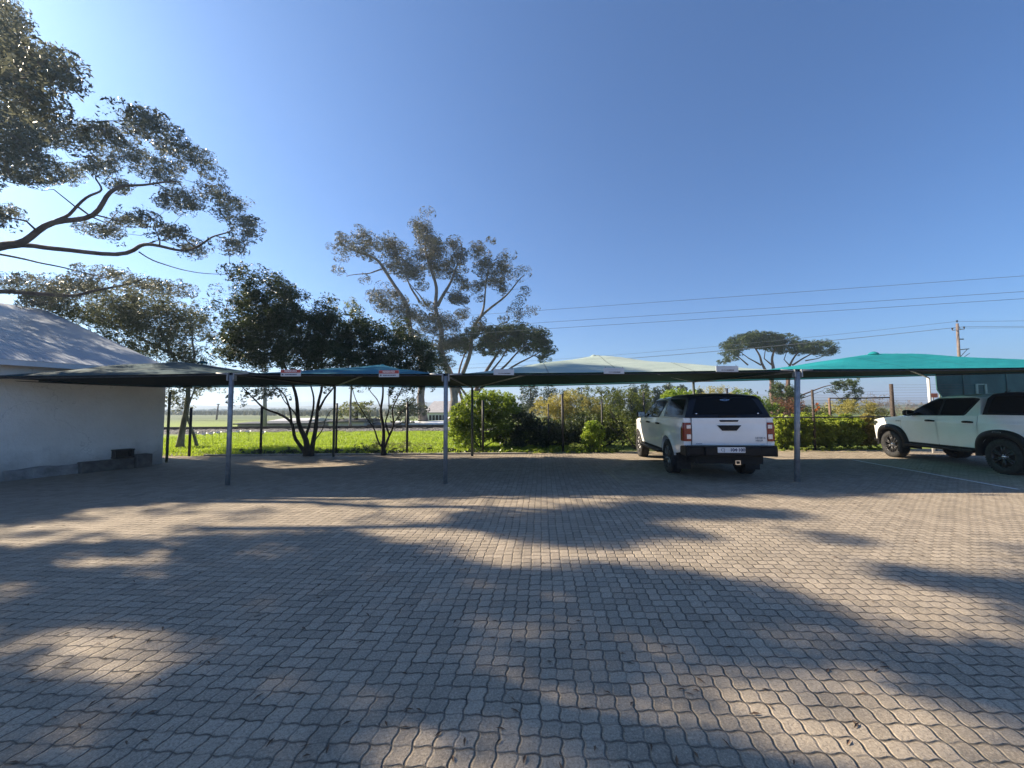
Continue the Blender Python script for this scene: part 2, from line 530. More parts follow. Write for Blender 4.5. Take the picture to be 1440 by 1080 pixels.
# ---- railway: ballast and track
bal = MB()
rows = []
for k, (yy, zz) in enumerate([(25.3, -0.05), (25.8, 0.10), (26.3, 0.22), (28.9, 0.22), (29.6, 0.0), (29.8, -0.05)]):
    rows.append([(x, yy + 0.12 * math.sin(x * 2.1 + k) + random.uniform(-.08, .08), zz + random.uniform(-.035, .035)) for x in np.arange(-70, 40, 0.3)])
bal.grid(rows, smooth=False)
m = NT('ballast_stone')
vo = m.n('ShaderNodeTexVoronoi'); vo.inputs['Scale'].default_value = 9; m.l(m.pos(), vo.inputs['Vector'])
m.col(m.mix(m.mr(vo.outputs['Distance'], 0.1, 0.6, 0, 1), (0.26, 0.25, 0.25), (0.10, 0.095, 0.09))); m.rough(0.95)
m.bump(vo.outputs['Distance'], 0.08)
tag(bal.build('railway_ballast', m.mat), 'low bank of grey crushed stone carrying the railway', 'ballast', kind='structure')
tr = empty('railway_track', (-15, 27.5, 0.2), label='pair of dark rusty rails running level across behind the grass', cat='railway track')
M['rust'] = simple('rusty_rail', (0.035, 0.024, 0.02), 0.7, 0.4, 0.3, 6)
for yy in (26.9, 28.0):
    rl = MB()
    rl.box((-15, yy, 0.33), (108, 0.07, 0.05)); rl.box((-15, yy, 0.285), (108, 0.025, 0.08)); rl.box((-15, yy, 0.235), (108, 0.14, 0.03))
    rl.build('rail', M['rust'], tr, local=False)
sp_ = MB()
for x in np.arange(-69, 39, 0.7):
    sp_.box((x, 27.45, 0.20), (0.24, 2.1, 0.10))
tag(sp_.build('sleepers', simple('sleeper_concrete', (0.16, 0.14, 0.12), 0.9, 0, 0.3, 5), tr, local=False), kind='stuff')

# ---- far land: vineyards, hills, hazy mountains
def ridge(name, x0, x1, y0, depth, hf, mat, label, nx=160, ny=10):
    rows = []
    for j in range(ny + 1):
        t = j / ny
        rows.append([(x0 + (x1 - x0) * i / nx, y0 + depth * t, -3 + (hf(x0 + (x1 - x0) * i / nx) + 3) * math.sin(PI * min(1, t * 1.0)) ** 0.8 * (1 + 0.12 * math.sin(i * .9 + j * 1.7)))
                     for i in range(nx + 1)])
    mb = MB(); mb.grid(rows)
    return tag(mb.build(name, mat), label, 'hills', kind='structure')
def fbm(x, s, seed):
    r_ = 0; a_ = 1
    for k in range(6):
        r_ += a_ * math.sin(x / s * (1.9 ** k) + seed * (k + 1.3)); a_ *= 0.55
    return r_ / 2
m = NT('distant_hillside')
m.col(m.mix(m.mr(m.noise(0.01, 5, 0.6, m.pos()), 0.4, 0.6, 0, 1), (0.045, 0.06, 0.035), (0.09, 0.09, 0.06))); m.rough(1)
ridge('low_hills', -1800, 800, 700, 250, lambda x: 10.5 + 4.5 * fbm(x, 120, 2.0), m.mat, 'low blue hills on the left beyond the fields')
ridge('mountain_range', -900, 2400, 1250, 500, lambda x: 24 + 26 * math.exp(-((x - 800) / 650) ** 2) + 9 * fbm(x, 230, 4.2), m.mat, 'faint blue mountains on the skyline behind the hedge')
# vineyard rows
m = leaf_mat('vine_leaf', (0.05, 0.06, 0.03), (0.11, 0.11, 0.06), 0.1)
vy = []
for row in np.arange(75, 330, 5.0):
    for x in np.arange(-row * 1.35, row * .2, 0.9):
        if noise2(x * .02, row * .03) > -0.25: vy.append((x + random.uniform(-.3, .3), row + random.uniform(-.4, .4), -0.02))
o = blades('vineyard', vy, 0.9, 1.5, 0.6, m, 0.4)
tag(o, 'hazy rows of bare vines in the field beyond the railway', 'vineyard', kind='stuff')
tl = []
for k in range(2200):
    y = random.uniform(300, 600); x = random.uniform(-1.5 * y, 1.3 * y)
    tl.append((x, y, -0.02))
o = blades('far_trees', tl, 1.2, 3.2, 9, leaf_mat('far_foliage', (0.03, 0.045, 0.02), (0.06, 0.075, 0.03), 0.1), 0.15)
tag(o, 'dark hazy lines of trees far out on the plain', 'far trees', kind='stuff')

# haze: the air between here and the mountains
hz = MB(); hz.box((0, 850, 30), (5200, 2500, 64))
hm = bpy.data.materials.new('haze_air'); hm.use_nodes = True
hn = hm.node_tree; hn.nodes.clear()
pvn = hn.nodes.new('ShaderNodeVolumePrincipled'); pvn.inputs['Color'].default_value = (0.62, 0.78, 1.0, 1)
pvn.inputs['Density'].default_value = 0.00095; pvn.inputs['Anisotropy'].default_value = 0.3
hon = hn.nodes.new('ShaderNodeOutputMaterial'); hn.links.new(pvn.outputs[0], hon.inputs['Volume'])
HZ = hz.build('haze', hm); tag(HZ, 'pale blue morning haze over the plain', 'haze', kind='stuff')
# ================================================================== trees and shrubs
def leaves(name, cen, rad, n_per, L, W, mat, parent, flat=0.8, droop=0.0, spread=0.42, lean=0.0):
    cen = np.asarray(cen, float); rad = np.asarray(rad, float)
    n = len(cen)
    if np.isscalar(n_per): cnt = np.full(n, n_per)
    else: cnt = np.asarray(n_per)
    idx = np.repeat(np.arange(n), cnt); N = len(idx)
    # leaves sit in small tufts at the twig ends, with air between the tufts
    KT = max(3, int(np.min(cnt) / 17))
    toff = rng.normal(0, 1, (n, KT, 3)) * 1.15
    off = toff[idx, rng.integers(0, KT, N)] + rng.normal(0, 1, (N, 3)) * 0.42
    ln_ = np.linalg.norm(off, axis=1, keepdims=True) + 1e-9
    off = off / ln_ * np.minimum(ln_ * spread, 1.0)
    off[:, 2] *= flat
    # small sprays inside each clump, so the outline breaks up into twig-sized tufts
    P = cen[idx] + off * rad[idx][:, None]
    d = rng.normal(0, 1, (N, 3)); d[:, 2] = d[:, 2] * 0.6 - droop
    d /= np.linalg.norm(d, axis=1, keepdims=True)
    q = rng.normal(0, 1, (N, 3)); s_ = np.cross(d, q); s_ /= np.linalg.norm(s_, axis=1, keepdims=True)
    fs_ = rng.uniform(0.5, 1.35, N)[:, None]; l_ = L * fs_ * rng.uniform(0.8, 1.2, N)[:, None]; w_ = W * fs_ * rng.uniform(0.7, 1.3, N)[:, None]
    V = np.zeros((N, 4, 3))
    V[:, 0] = P - d * l_ / 2; V[:, 1] = P + s_ * w_ / 2; V[:, 2] = P + d * l_ / 2; V[:, 3] = P - s_ * w_ / 2
    me = bpy.data.meshes.new(name)
    me.vertices.add(N * 4); me.vertices.foreach_set('co', V.reshape(-1))
    me.loops.add(N * 4); me.loops.foreach_set('vertex_index', np.arange(N * 4))
    me.polygons.add(N); me.polygons.foreach_set('loop_start', np.arange(N) * 4)
    me.update(calc_edges=True)
    return link_mesh(name, me, mat, parent, local=False)

def sub(pts, rads, step):
    out, ro, par = [], [], []
    for i in range(len(pts) - 1):
        a, b = Vector(pts[i]), Vector(pts[i + 1])
        k = max(1, int((b - a).length / step))
        for t in range(k):
            out.append(a.lerp(b, t / k)); ro.append(rads[i] + (rads[i + 1] - rads[i]) * t / k)
    out.append(Vector(pts[-1])); ro.append(rads[-1])
    return out, ro

def grow(mb, limbs, clumps, step=0.5, twig=0.012, up=0.12, sides=5, jit=0.12, maxr=9.0, wig=0.05):
    """limbs: [(points, r0, r1)]; every clump gets a branch from the nearest wood already there"""
    nodes, nr = [], []
    for pts, r0, r1 in limbs:
        if len(pts) > 3:        # smooth the limb through its points
            q_ = [Vector(p) for p in pts]; sm_ = []
            for i in range(len(q_) - 1):
                p0, p1, p2, p3 = q_[max(0, i - 1)], q_[i], q_[i + 1], q_[min(len(q_) - 1, i + 2)]
                for t in (0, .25, .5, .75):
                    sm_.append(tuple(.5 * ((2 * p1) + (-p0 + p2) * t + (2 * p0 - 5 * p1 + 4 * p2 - p3) * t * t + (-p0 + 3 * p1 - 3 * p2 + p3) * t ** 3)))
            pts = sm_ + [tuple(q_[-1])]
        k = len(pts)
        # lengthwise radii with a root flare on limbs that start at the ground
        rads = [r0 + (r1 - r0) * (i / (k - 1)) ** 0.8 for i in range(k)]
        p2, r2 = sub(pts, rads, step)
        if pts[0][2] < 0.1:
            for q in range(len(p2)):
                r2[q] *= 1 + 0.45 * math.exp(-p2[q].z / (r0 * 2.5))
        sc_ = (Vector(pts[-1]) - Vector(pts[0])).length
        ph = [random.uniform(0, 6) for _ in range(3)]
        for q in range(1, len(p2) - 1):
            am = min(r2[q] * 0.9 + wig * 0.4, wig * 1.6) * min(1, q / 4)
            p2[q] += Vector((math.sin(q * .55 + ph[0]), math.sin(q * .63 + ph[1]), .5 * math.sin(q * .48 + ph[2]))) * am
        mb.tube(p2, r2, 9 if r0 > .05 else 6)
        nodes += [tuple(p) for p in p2[1:]] if len(p2) > 3 else [tuple(p) for p in p2]
        nr += list(r2[1:]) if len(p2) > 3 else list(r2)
    A = np.array(nodes); Rr = np.array(nr)
    cl = np.asarray(clumps, float)
    dist = np.array([np.min(np.linalg.norm(A - c, axis=1)) for c in cl])
    buf = np.zeros((len(A) + len(cl) * 5, 3)); rb = np.zeros(len(buf)); m_ = len(A)
    buf[:m_] = A; rb[:m_] = Rr
    for ci in np.argsort(dist):
        c = cl[ci]
        d = buf[:m_] - c
        dd = np.linalg.norm(d, axis=1) + np.maximum(0, buf[:m_, 2] - c[2]) * 0.6
        j = int(np.argmin(dd))
        a = Vector(buf[j]); b = Vector(c); L_ = (b - a).length
        if L_ > maxr: continue
        r0 = min(rb[j] * 0.75, twig + 0.011 * L_)
        r0 = max(r0, twig * 0.6)
        dirn = b - a
        pts = [a]
        for t in (0.3, 0.6, 0.85):
            p = a + dirn * t + Vector((random.gauss(0, jit), random.gauss(0, jit), random.gauss(0, jit) + up * L_ * (0.25 - (t - .5) ** 2) * -1)) * min(1, L_)
            pts.append(p)
        pts.append(b)
        rs = [r0 * (1 - 0.75 * t) for t in (0, .3, .6, .85, 1)]
        mb.tube(pts, rs, sides, cap=False)
        for p, r_ in zip(pts[1:], rs[1:]):
            buf[m_] = p; rb[m_] = max(r_, twig * .7); m_ += 1

def bark(name, c1, c2, sc_=6, b=0.02):
    m = NT(name)
    P = m.n('ShaderNodeMapping'); P.inputs['Scale'].default_value = (1, 1, 0.35); m.l(m.pos(), P.inputs[0])
    f = m.mr(m.noise(sc_, 6, 0.65, P.outputs[0], dist=0.6), 0.35, 0.65, 0, 1)
    m.col(m.mix(f, c1, c2)); m.rough(0.9); m.bump(f, b)
    return m.mat
M['bark_gum'] = bark('gum_bark', (0.10, 0.085, 0.075), (0.24, 0.21, 0.185), 2.5)
M['bark_dark'] = bark('dark_bark', (0.02, 0.017, 0.014), (0.06, 0.05, 0.042), 9)
M['bark_pine'] = bark('pine_bark', (0.09, 0.055, 0.045), (0.20, 0.13, 0.11), 4)
M['bark_grey'] = bark('grey_bark', (0.12, 0.11, 0.10), (0.24, 0.22, 0.2), 6)
M['leaf_gum'] = leaf_mat('gum_leaf', (0.055, 0.070, 0.055), (0.155, 0.170, 0.130), 0.28, (0.27, 0.28, 0.19), 0.4)
M['leaf_gum_far'] = leaf_mat('gum_leaf_far', (0.036, 0.046, 0.032), (0.11, 0.112, 0.075), 0.2, (0.18, 0.175, 0.10), 0.5)
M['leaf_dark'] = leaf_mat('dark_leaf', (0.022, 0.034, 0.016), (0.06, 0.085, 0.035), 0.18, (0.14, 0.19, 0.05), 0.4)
M['leaf_mid'] = leaf_mat('mid_leaf', (0.035, 0.055, 0.016), (0.14, 0.19, 0.045), 0.3, (0.28, 0.32, 0.06), 0.4)
M['leaf_pine'] = leaf_mat('pine_needle', (0.022, 0.040, 0.016), (0.075, 0.105, 0.03), 0.12, (0.12, 0.18, 0.04), 0.6)
M['leaf_olive'] = leaf_mat('olive_leaf', (0.07, 0.09, 0.035), (0.21, 0.23, 0.09), 0.35, (0.3, 0.33, 0.10), 0.5)
M['leaf_grey'] = leaf_mat('grey_gum_leaf', (0.05, 0.062, 0.042), (0.15, 0.165, 0.11), 0.28, (0.26, 0.28, 0.14), 0.5)
M['leaf_hedge'] = leaf_mat('hedge_leaf', (0.08, 0.12, 0.018), (0.33, 0.40, 0.07), 0.45, (0.65, 0.74, 0.10), 0.3)
M['leaf_green'] = leaf_mat('bush_leaf', (0.030, 0.060, 0.012), (0.21, 0.29, 0.045), 0.40, (0.42, 0.55, 0.06), 0.35)
M['leaf_bright'] = leaf_mat('bright_leaf', (0.10, 0.17, 0.02), (0.26, 0.36, 0.04), 0.4, (0.55, 0.68, 0.08), 0.35)
M['leaf_yellow'] = leaf_mat('yellow_leaf', (0.15, 0.14, 0.035), (0.45, 0.40, 0.12), 0.4, (0.6, 0.52, 0.14), 0.5)
M['leaf_red'] = leaf_mat('rust_leaf', (0.09, 0.04, 0.025), (0.22, 0.10, 0.06), 0.25, (0.4, 0.2, 0.08), 0.6)
M['leaf_dry'] = leaf_mat('dry_twig', (0.13, 0.10, 0.085), (0.30, 0.23, 0.19), 0.15, (0.35, 0.25, 0.15), 0.8)

def in_ellipses(px, py, ells):
    m_ = np.zeros(len(px), bool)
    for cx, cy, rx, ry in ells:
        m_ |= ((px - cx) / rx) ** 2 + ((py - cy) / ry) ** 2 < 1
    return m_
def clumps_from(ells, Z, depth, r, dens=1.0, over=None):
    """fill the crown's ellipses (measured in the photo at distance Z) with clump centres through a real depth"""
    out = []
    k = FPX / Z
    for e in ells:
        cx, cy, rx, ry = e[:4]
        A = PI * rx * ry / (k * k)
        nn_ = max(1, int(dens * A / (r * r * 1.1)))
        for _ in range(nn_):
            a = random.uniform(0, 2 * PI); q = math.sqrt(random.random()) * 0.88
            dz = random.uniform(-1, 1) * depth * (1 - 0.6 * q)
            p0 = at(cx + rx * q * math.cos(a), cy + ry * q * math.sin(a), Z)
            out.append((p0.x, Z + dz, p0.z))        # the crown is as deep as it is wide: offset along y, not along the ray
    return out
def P_(lst, Z):
    """limb given as (px, py[, dY]) at distance Z"""
    out = []
    for q in lst:
        p = at(q[0], q[1], Z)
        out.append((p.x, Z + (q[2] if len(q) > 2 else 0), p.z))
    return out
def make_tree(name, base, limbs, clumps, rad, n_per, L, W, leafm, barkm, label, cat='tree', group=None, trunk='trunk', **kw):
    root = empty(name, (base[0], base[1], 0), label=label, cat=cat, group=group)
    mb = MB()
    gk = {k_: kw.pop(k_) for k_ in ('step', 'twig', 'up', 'jit', 'maxr', 'wig', 'sides') if k_ in kw}
    grow(mb, limbs, clumps, **gk)
    mb.build(trunk, barkm, root, local=False)
    rr = [rad * random.uniform(0.65, 1.25) for _ in clumps]
    leaves('crown' if trunk == 'trunk' else 'foliage', clumps, rr, n_per, L, W, leafm, root, **kw)
    return root

# ---- the big gum on the left: crown fitted both to its outline and to the shade it throws on the paving
SIL = [(5,30,30,35),(22,95,46,28),(78,95,22,14),(97,122,14,10),(25,150,50,32),(55,185,55,22),(110,190,45,22),(150,195,38,20),(190,172,22,18),
       (215,182,26,20),(245,203,28,18),(270,222,28,14),(290,240,18,12),(225,238,32,15),(255,282,28,18),(300,268,20,15),(322,290,26,15),
       (345,318,16,18),(328,345,22,12),(60,245,55,18),(15,215,40,30),(190,308,30,10),(150,325,20,8),(240,328,22,10),
       (122,318,14,6),(272,350,18,7),(0,300,30,15),(20,395,35,8),(100,400,45,12),(150,385,35,8),(205,400,34,10),(60,425,35,8),(250,408,26,8),(180,215,30,14),
       (140,235,30,12),(165,262,14,7)]
SHADE_D = [[(640,714),(700,716),(790,712),(900,704),(1080,713),(1190,729),(1060,732),(900,733),(1010,752),(1000,764),(900,768),(800,770),(720,765),(650,745),(600,738)],
           [(1060,748),(1160,744),(1380,785),(1350,790),(1200,766)],
           [(1110,783),(1200,785),(1440,818),(1440,836),(1330,832),(1180,800)]]
LIT_P = [[(230,706),(480,698),(620,697),(1440,697),(1440,930),(1330,893),(1240,868),(1130,828),(960,803),(830,785),(720,792),(640,780),(560,760),(480,742),(330,748),(120,762),(-60,775),(-60,745),(60,735),(140,715)],
         [(690,1085),(720,985),(780,975),(900,1000),(1000,1018),(1100,1000),(1190,975),(1260,990),(1340,1035),(1440,1062),(1440,1085)]]
LIT_E = [(150,775,45,9),(20,802,30,8),(115,803,34,9),(285,806,48,10),(195,877,46,14),(68,894,36,11),(355,858,30,6),(290,935,62,18),(185,1000,62,30),(75,1060,80,24),
         (480,982,40,14),(560,1010,40,16),(690,980,42,18),(675,1035,30,20),(830,892,26,12),(795,932,18,9),(1000,856,24,6),(1165,886,48,9),(1040,965,34,9),(5,880,14,14),(440,1060,45,18)]
LIT_E = [(a, b, c * 1.15, d * 1.35) for a, b, c, d in LIT_E] + [(560, 850, 30, 8), (60, 840, 40, 8), (240, 845, 25, 7), (400, 1010, 30, 10), (880, 850, 25, 6), (600, 930, 26, 9), (910, 1000, 60, 10)]
def in_poly(px, py, poly):
    c = np.zeros(len(px), bool); j = len(poly) - 1
    for i in range(len(poly)):
        xi, yi = poly[i]; xj, yj = poly[j]
        hit = ((yi > py) != (yj > py)) & (px < (xj - xi) * (py - yi) / (yj - yi + 1e-9) + xi)
        c ^= hit; j = i
    return c
def shaded(px, py):
    lit = np.zeros(len(px), bool)
    lit |= in_poly(px, py, LIT_P[0])
    for p in SHADE_D: lit &= ~in_poly(px, py, p)
    return ~lit
def soft_lit(px, py):
    return in_ellipses(px, py, LIT_E) | in_poly(px, py, LIT_P[1])
def cast(P):
    return np.stack([P[:, 0] - SX * P[:, 2], P[:, 1] - SY * P[:, 2], 0 * P[:, 2]], 1)
BLD_C = (-10.2, 11.4)
def carve(N, lo, hi, r, target_g, target_i, rsafe=0.22):
    cand = rng.uniform(lo, hi, (N, 3))
    px, dep = proj(cand)
    inf = (dep > 0.3) & (px[:, 0] > -15) & (px[:, 0] < 1455) & (px[:, 1] > -20) & (px[:, 1] < 1100)
    ok = ~inf | in_ellipses(px[:, 0], px[:, 1], [(a, b, max(3, c - 5), max(3, d - 5)) for a, b, c, d in SIL])
    g_ = cast(cand)
    gp, gd_ = proj(g_)
    vis = (gd_ > 0.5) & (gp[:, 0] > -60) & (gp[:, 0] < 1500) & (gp[:, 1] > 697) & (gp[:, 1] < 1120)
    sh = shaded(gp[:, 0], gp[:, 1])
    for dx, dy in ((rsafe * 1.7, 0), (-rsafe * 1.7, 0), (0, rsafe), (0, -rsafe)):
        g2 = g_ + np.array([dx, dy, 0]); p2, _ = proj(g2); sh &= shaded(p2[:, 0], p2[:, 1])
    ok &= ~vis | sh
    # places where the crown is thin: only a scattering of sprays may throw shade there
    sf = soft_lit(gp[:, 0], gp[:, 1]) & vis
    for dx, dy in ((.55, 0), (-.55, 0), (0, .28), (0, -.28), (.38, .2), (-.38, .2), (.38, -.2), (-.38, -.2)):
        p2, _ = proj(g_ + np.array([dx, dy, 0])); sf |= soft_lit(p2[:, 0], p2[:, 1]) & vis
    hsh = np.abs(np.sin(np.floor(g_[:, 0] / .30) * 12.9898 + np.floor(g_[:, 1] / .22) * 78.233) * 43758.5453) % 1
    ok &= ~sf | (hsh < .10)
    gq = gp[ok]
    cand, px, g_, vis, inf = cand[ok], px[ok], g_[ok], vis[ok], inf[ok]
    # the crown thins towards its near and left sides, so the shade there is broken up
    mot = ((gq[:, 1] > 850) | (gq[:, 0] < 420)) & (noise2(g_[:, 0] * 2.6 + 3, g_[:, 1] * 4.2) > 0.12)
    hs2 = np.abs(np.sin(np.floor(g_[:, 0] / .42) * 39.3468 + np.floor(g_[:, 1] / .26) * 11.135) * 24634.6345) % 1
    cg, ci = {}, {}
    out = []
    for q in range(len(cand)):
        kg = (int(g_[q, 0] / 0.42), int(g_[q, 1] / 0.26)) if vis[q] else None
        ki = (int(px[q, 0] // 13), int(px[q, 1] // 13)) if inf[q] else None
        need = False
        tg = target_g
        if kg is not None and mot[q]:
            tg = 1 if hs2[q] < .45 else 0
        if kg is not None and cg.get(kg, 0) < tg: need = True
        if ki is not None and ci.get(ki, 0) < target_i: need = True
        if not need: continue
        if kg is not None and cg.get(kg, 0) > tg + 1: continue
        if kg is not None and tg == 0: continue
        if kg: cg[kg] = cg.get(kg, 0) + 1
        if ki: ci[ki] = ci.get(ki, 0) + 1
        out.append(cand[q])
    return np.array(out)
c1 = carve(160000, (-17.5, 1.5, 5.0), (-5.2, 13.5, 13.5), .3, 3, 2)
# loose outer crown farther left, out of the picture: it keeps the roof and the wall's top in shade
c2 = rng.uniform((-27, 8, 6.0), (-16.5, 17, 12.0), (900, 3))
pp, dd = proj(c2)
c2 = c2[(pp[:, 0] < -40)][:160]
# and the boughs that shade the roof
ra, rb_ = rng.uniform(-.5, 15, 1500), rng.uniform(-.3, 7.5, 1500)
rp = np.stack([BLD_C[0] - .394 * ra - .919 * rb_, BLD_C[1] - .919 * ra + .394 * rb_, 2.75 + rb_ * .3], 1)
hh = rng.uniform(3.0, 7.5, 1500)[:, None]
c3 = rp + hh * np.array([[SX, SY, 1.0]])
pp, dd = proj(c3)
ok3 = ((pp[:, 0] < -25) | (dd < .3) | in_ellipses(pp[:, 0], pp[:, 1], SIL)) & (noise2(rp[:, 0] * 1.3, rp[:, 1] * 1.6) > -0.62)
c3 = c3[ok3][:620]
gum_cl = np.concatenate([c1, c2, c3])
Zg = 9.6
T0 = (-18.5, 9.0, 0.0)
def gl(l, Z): return P_([(q[0] / 2.455, q[1] / 2.455, *q[2:]) for q in l], Z)
fork = (-17.3, 9.2, 3.6)
e1 = gl([(-40,858),(80,835),(190,765),(320,740),(380,672),(430,635),(520,637),(620,628)], Zg)
e2 = gl([(0,850),(200,857),(400,877),(480,850),(560,848),(640,862),(700,845),(745,812),(800,795)], Zg + .3)
e3 = gl([(-60,870),(60,885),(150,912),(260,935),(380,960)], Zg + 1.2)
e4 = gl([(-60,1015),(120,1018),(240,1018),(330,1005),(420,985),(500,960)], Zg + 1.8)
e5 = gl([(190,765),(240,735),(300,685),(345,655),(330,610)], Zg)
e6 = gl([(480,870),(540,905),(600,925),(690,940),(780,948)], Zg + .3)
e7 = gl([(-60,520),(0,528),(60,530),(110,500)], Zg)
e8 = gl([(330,742),(400,760),(440,775)], Zg)
limbs = [([T0, (-18.1, 9.0, 1.6), fork], 0.42, 0.34),
         ([fork, (-15.5, 9.4, 4.6), e1[0]] + e1[1:], 0.115, 0.016),
         ([fork, (-15.2, 9.6, 4.9), e2[0]] + e2[1:], 0.085, 0.014),
         (e3, 0.035, 0.012), ([fork, e4[0]] + e4[1:], 0.09, 0.018), (e5, 0.05, 0.015), (e6, 0.02, 0.006), (e8, 0.02, 0.008),
         ([fork, (-16.8, 8.0, 6.5), (-15.2, 7.2, 9.0), (-13.0, 6.6, 10.8), (-11.5, 6.0, 12.0)], 0.26, 0.05),
         ([(-15.6, 9.0, 7.2), e7[0]] + e7[1:], 0.09, 0.03),
         ([fork, (-18.5, 9.8, 6.5), (-20.5, 11.5, 9.0), (-23, 13, 10.5)], 0.24, 0.05),
         ([(-16.8, 8.0, 6.5), (-15.5, 5.5, 8.0), (-13.5, 4.0, 9.4), (-11.5, 3.2, 10.2)], 0.15, 0.04),
         ([(-15.5, 5.5, 8.0), (-13.8, 5.6, 7.4), (-11.8, 5.2, 7.0)], 0.09, 0.03)]
pq, dq = proj(gum_cl)
cnt = np.where((pq[:, 0] < -18) | (dq < .3) | (pq[:, 1] < -25), 380, 185)
gum = make_tree('gum_tree', T0, limbs, gum_cl, 0.31, cnt, 0.070, 0.023, M['leaf_gum'], M['bark_gum'],
                'huge gum tree whose bare limbs and open crown reach in over the white building', step=0.45, twig=0.013, maxr=6.0,
                flat=0.75, droop=0.5, spread=0.5, wig=0.05)

# ---- tree behind the white building
el = [(150,430,75,28),(220,440,62,34),(262,470,32,40),(100,440,45,18),(205,480,55,28),(262,520,30,22),(268,548,24,16),(250,565,14,10),(292,445,10,14),(60,415,30,12)]
Z = 15.8
cl = clumps_from(el, Z, 1.9, 0.30, 1.6)
b = at(253, 623, Z)
make_tree('gum_tree', (b.x, Z, 0), [([(b.x, Z, 0)] + P_([(259, 592), (263, 570), (262, 540), (245, 500), (225, 460)], Z), 0.115, 0.05),
          (P_([(262, 540), (275, 500), (270, 460)], Z), 0.08, 0.02), (P_([(245, 500), (190, 470), (130, 440)], Z), 0.07, 0.02),
          ([(b.x + .45, Z + .3, 0)] + P_([(266, 592), (270, 560), (276, 530)], Z), 0.06, 0.02)],
          cl, 0.44, 150, 0.10, 0.032, M['leaf_grey'], M['bark_grey'],
          'leaning gum tree with a broad grey green crown behind the corner of the white building', twig=0.012, droop=0.2, spread=0.5)

# ---- two dark evergreen trees with many stems
Z = G(432, 641).y
el = [(338,388,9,16),(346,420,26,14),(372,405,28,26),(400,432,34,30),(340,452,32,34),(330,488,22,20),(376,465,40,38),(420,470,42,38),(455,470,30,38),(482,470,14,26),
      (462,440,16,18),(425,500,60,22),(490,497,20,24),(365,500,48,20),(480,500,18,24),(310,440,8,10)]
cl = clumps_from(el, Z, 1.1, 0.23, 1.5)
cl += clumps_from([(345,545,30,12),(385,550,30,8),(470,545,12,8),(320,552,10,14),(490,530,14,10)], Z, 0.8, 0.25, 0.5)
bs = (at(432, 641, Z).x, Z, 0)
S = lambda l: P_(l, Z)
limbs = [([bs] + S([(429,618),(422,595),(416,565),(405,535,.2),(390,500,.3),(375,465,.3)]), 0.10, 0.02),
         ([bs] + S([(420,617,-.1),(412,597,-.1),(398,582,-.2),(380,573,-.3),(362,560,-.3),(346,541,-.3)]), 0.065, 0.015),
         (S([(412,597,-.1),(408,570,0),(395,553,.1),(375,538,.1),(355,515,.1)]), 0.04, 0.012),
         ([(bs[0] + .12, Z, 0)] + S([(441,600,.1),(446,575,.1),(449,550,.1),(452,520,0),(455,470,0)]), 0.08, 0.02),
         (S([(446,577,.1),(457,558,.1),(468,538,.2),(480,500,.2)]), 0.045, 0.012),
         ([(bs[0] + .15, Z - .1, .3)] + S([(455,607,-.2),(463,590,-.3),(476,575,-.4)]), 0.022, 0.01),
         (S([(429,618),(433,590,.2),(434,560,.3),(428,530,.3),(420,480,.3)]), 0.05, 0.015),
         (S([(422,595),(404,575,.3),(388,560,.4),(372,535,.5)]), 0.03, 0.01)]
make_tree('evergreen_tree', bs, limbs, cl, 0.30, 200, 0.075, 0.030, M['leaf_dark'], M['bark_dark'],
          'dark evergreen tree with several spreading stems and the rounder crown, left of its twin', group='dark evergreens behind the kerb',
          twig=0.009, step=0.25, wig=0.02, jit=0.08, flat=0.9, spread=0.5)
Z = G(540, 640).y
el = [(500,468,20,20),(522,462,22,16),(540,486,34,26),(572,490,30,24),(598,500,16,20),(515,508,28,20),(560,518,44,16),(560,460,14,8),(500,442,8,10),(590,520,25,14),(612,512,8,14)]
cl = clumps_from(el, Z, 1.0, 0.23, 1.5)
cl += clumps_from([(590,545,22,10),(515,545,14,8),(560,550,20,8)], Z, 0.8, 0.25, 0.6)
bs = (at(540, 640, Z).x, Z, 0)
limbs = [([bs] + S([(539,622),(538,600),(537,580),(536,560,.1),(535,530,.1),(532,490,.1)]), 0.075, 0.018),
         (S([(538,630),(531,617,-.1),(526,600,-.1),(517,583,-.2),(504,562,-.3),(498,535,-.3)]), 0.035, 0.01),
         (S([(540,632),(546,615,.1),(551,597,.1),(551,577,.1),(558,558,.2),(565,535,.2),(575,500,.2)]), 0.05, 0.012),
         (S([(546,612,.1),(543,592,0),(547,575,-.1),(549,550,-.1),(552,510,-.1)]), 0.035, 0.012),
         (S([(537,580),(528,562,.2),(515,545,.2),(508,515,.2)]), 0.025, 0.008),
         (S([(551,597,.1),(564,578,.3),(580,562,.3),(592,540,.3)]), 0.022, 0.008),
         (S([(526,600),(519,590,.2),(512,575,.3)]), 0.016, 0.007)]
make_tree('evergreen_tree', bs, limbs, cl, 0.29, 200, 0.075, 0.030, M['leaf_dark'], M['bark_dark'],
          'smaller dark evergreen tree with thin fanning stems, between the round one and the big bush', group='dark evergreens behind the kerb',
          twig=0.008, step=0.25, wig=0.02, jit=0.08, flat=0.9, spread=0.5)

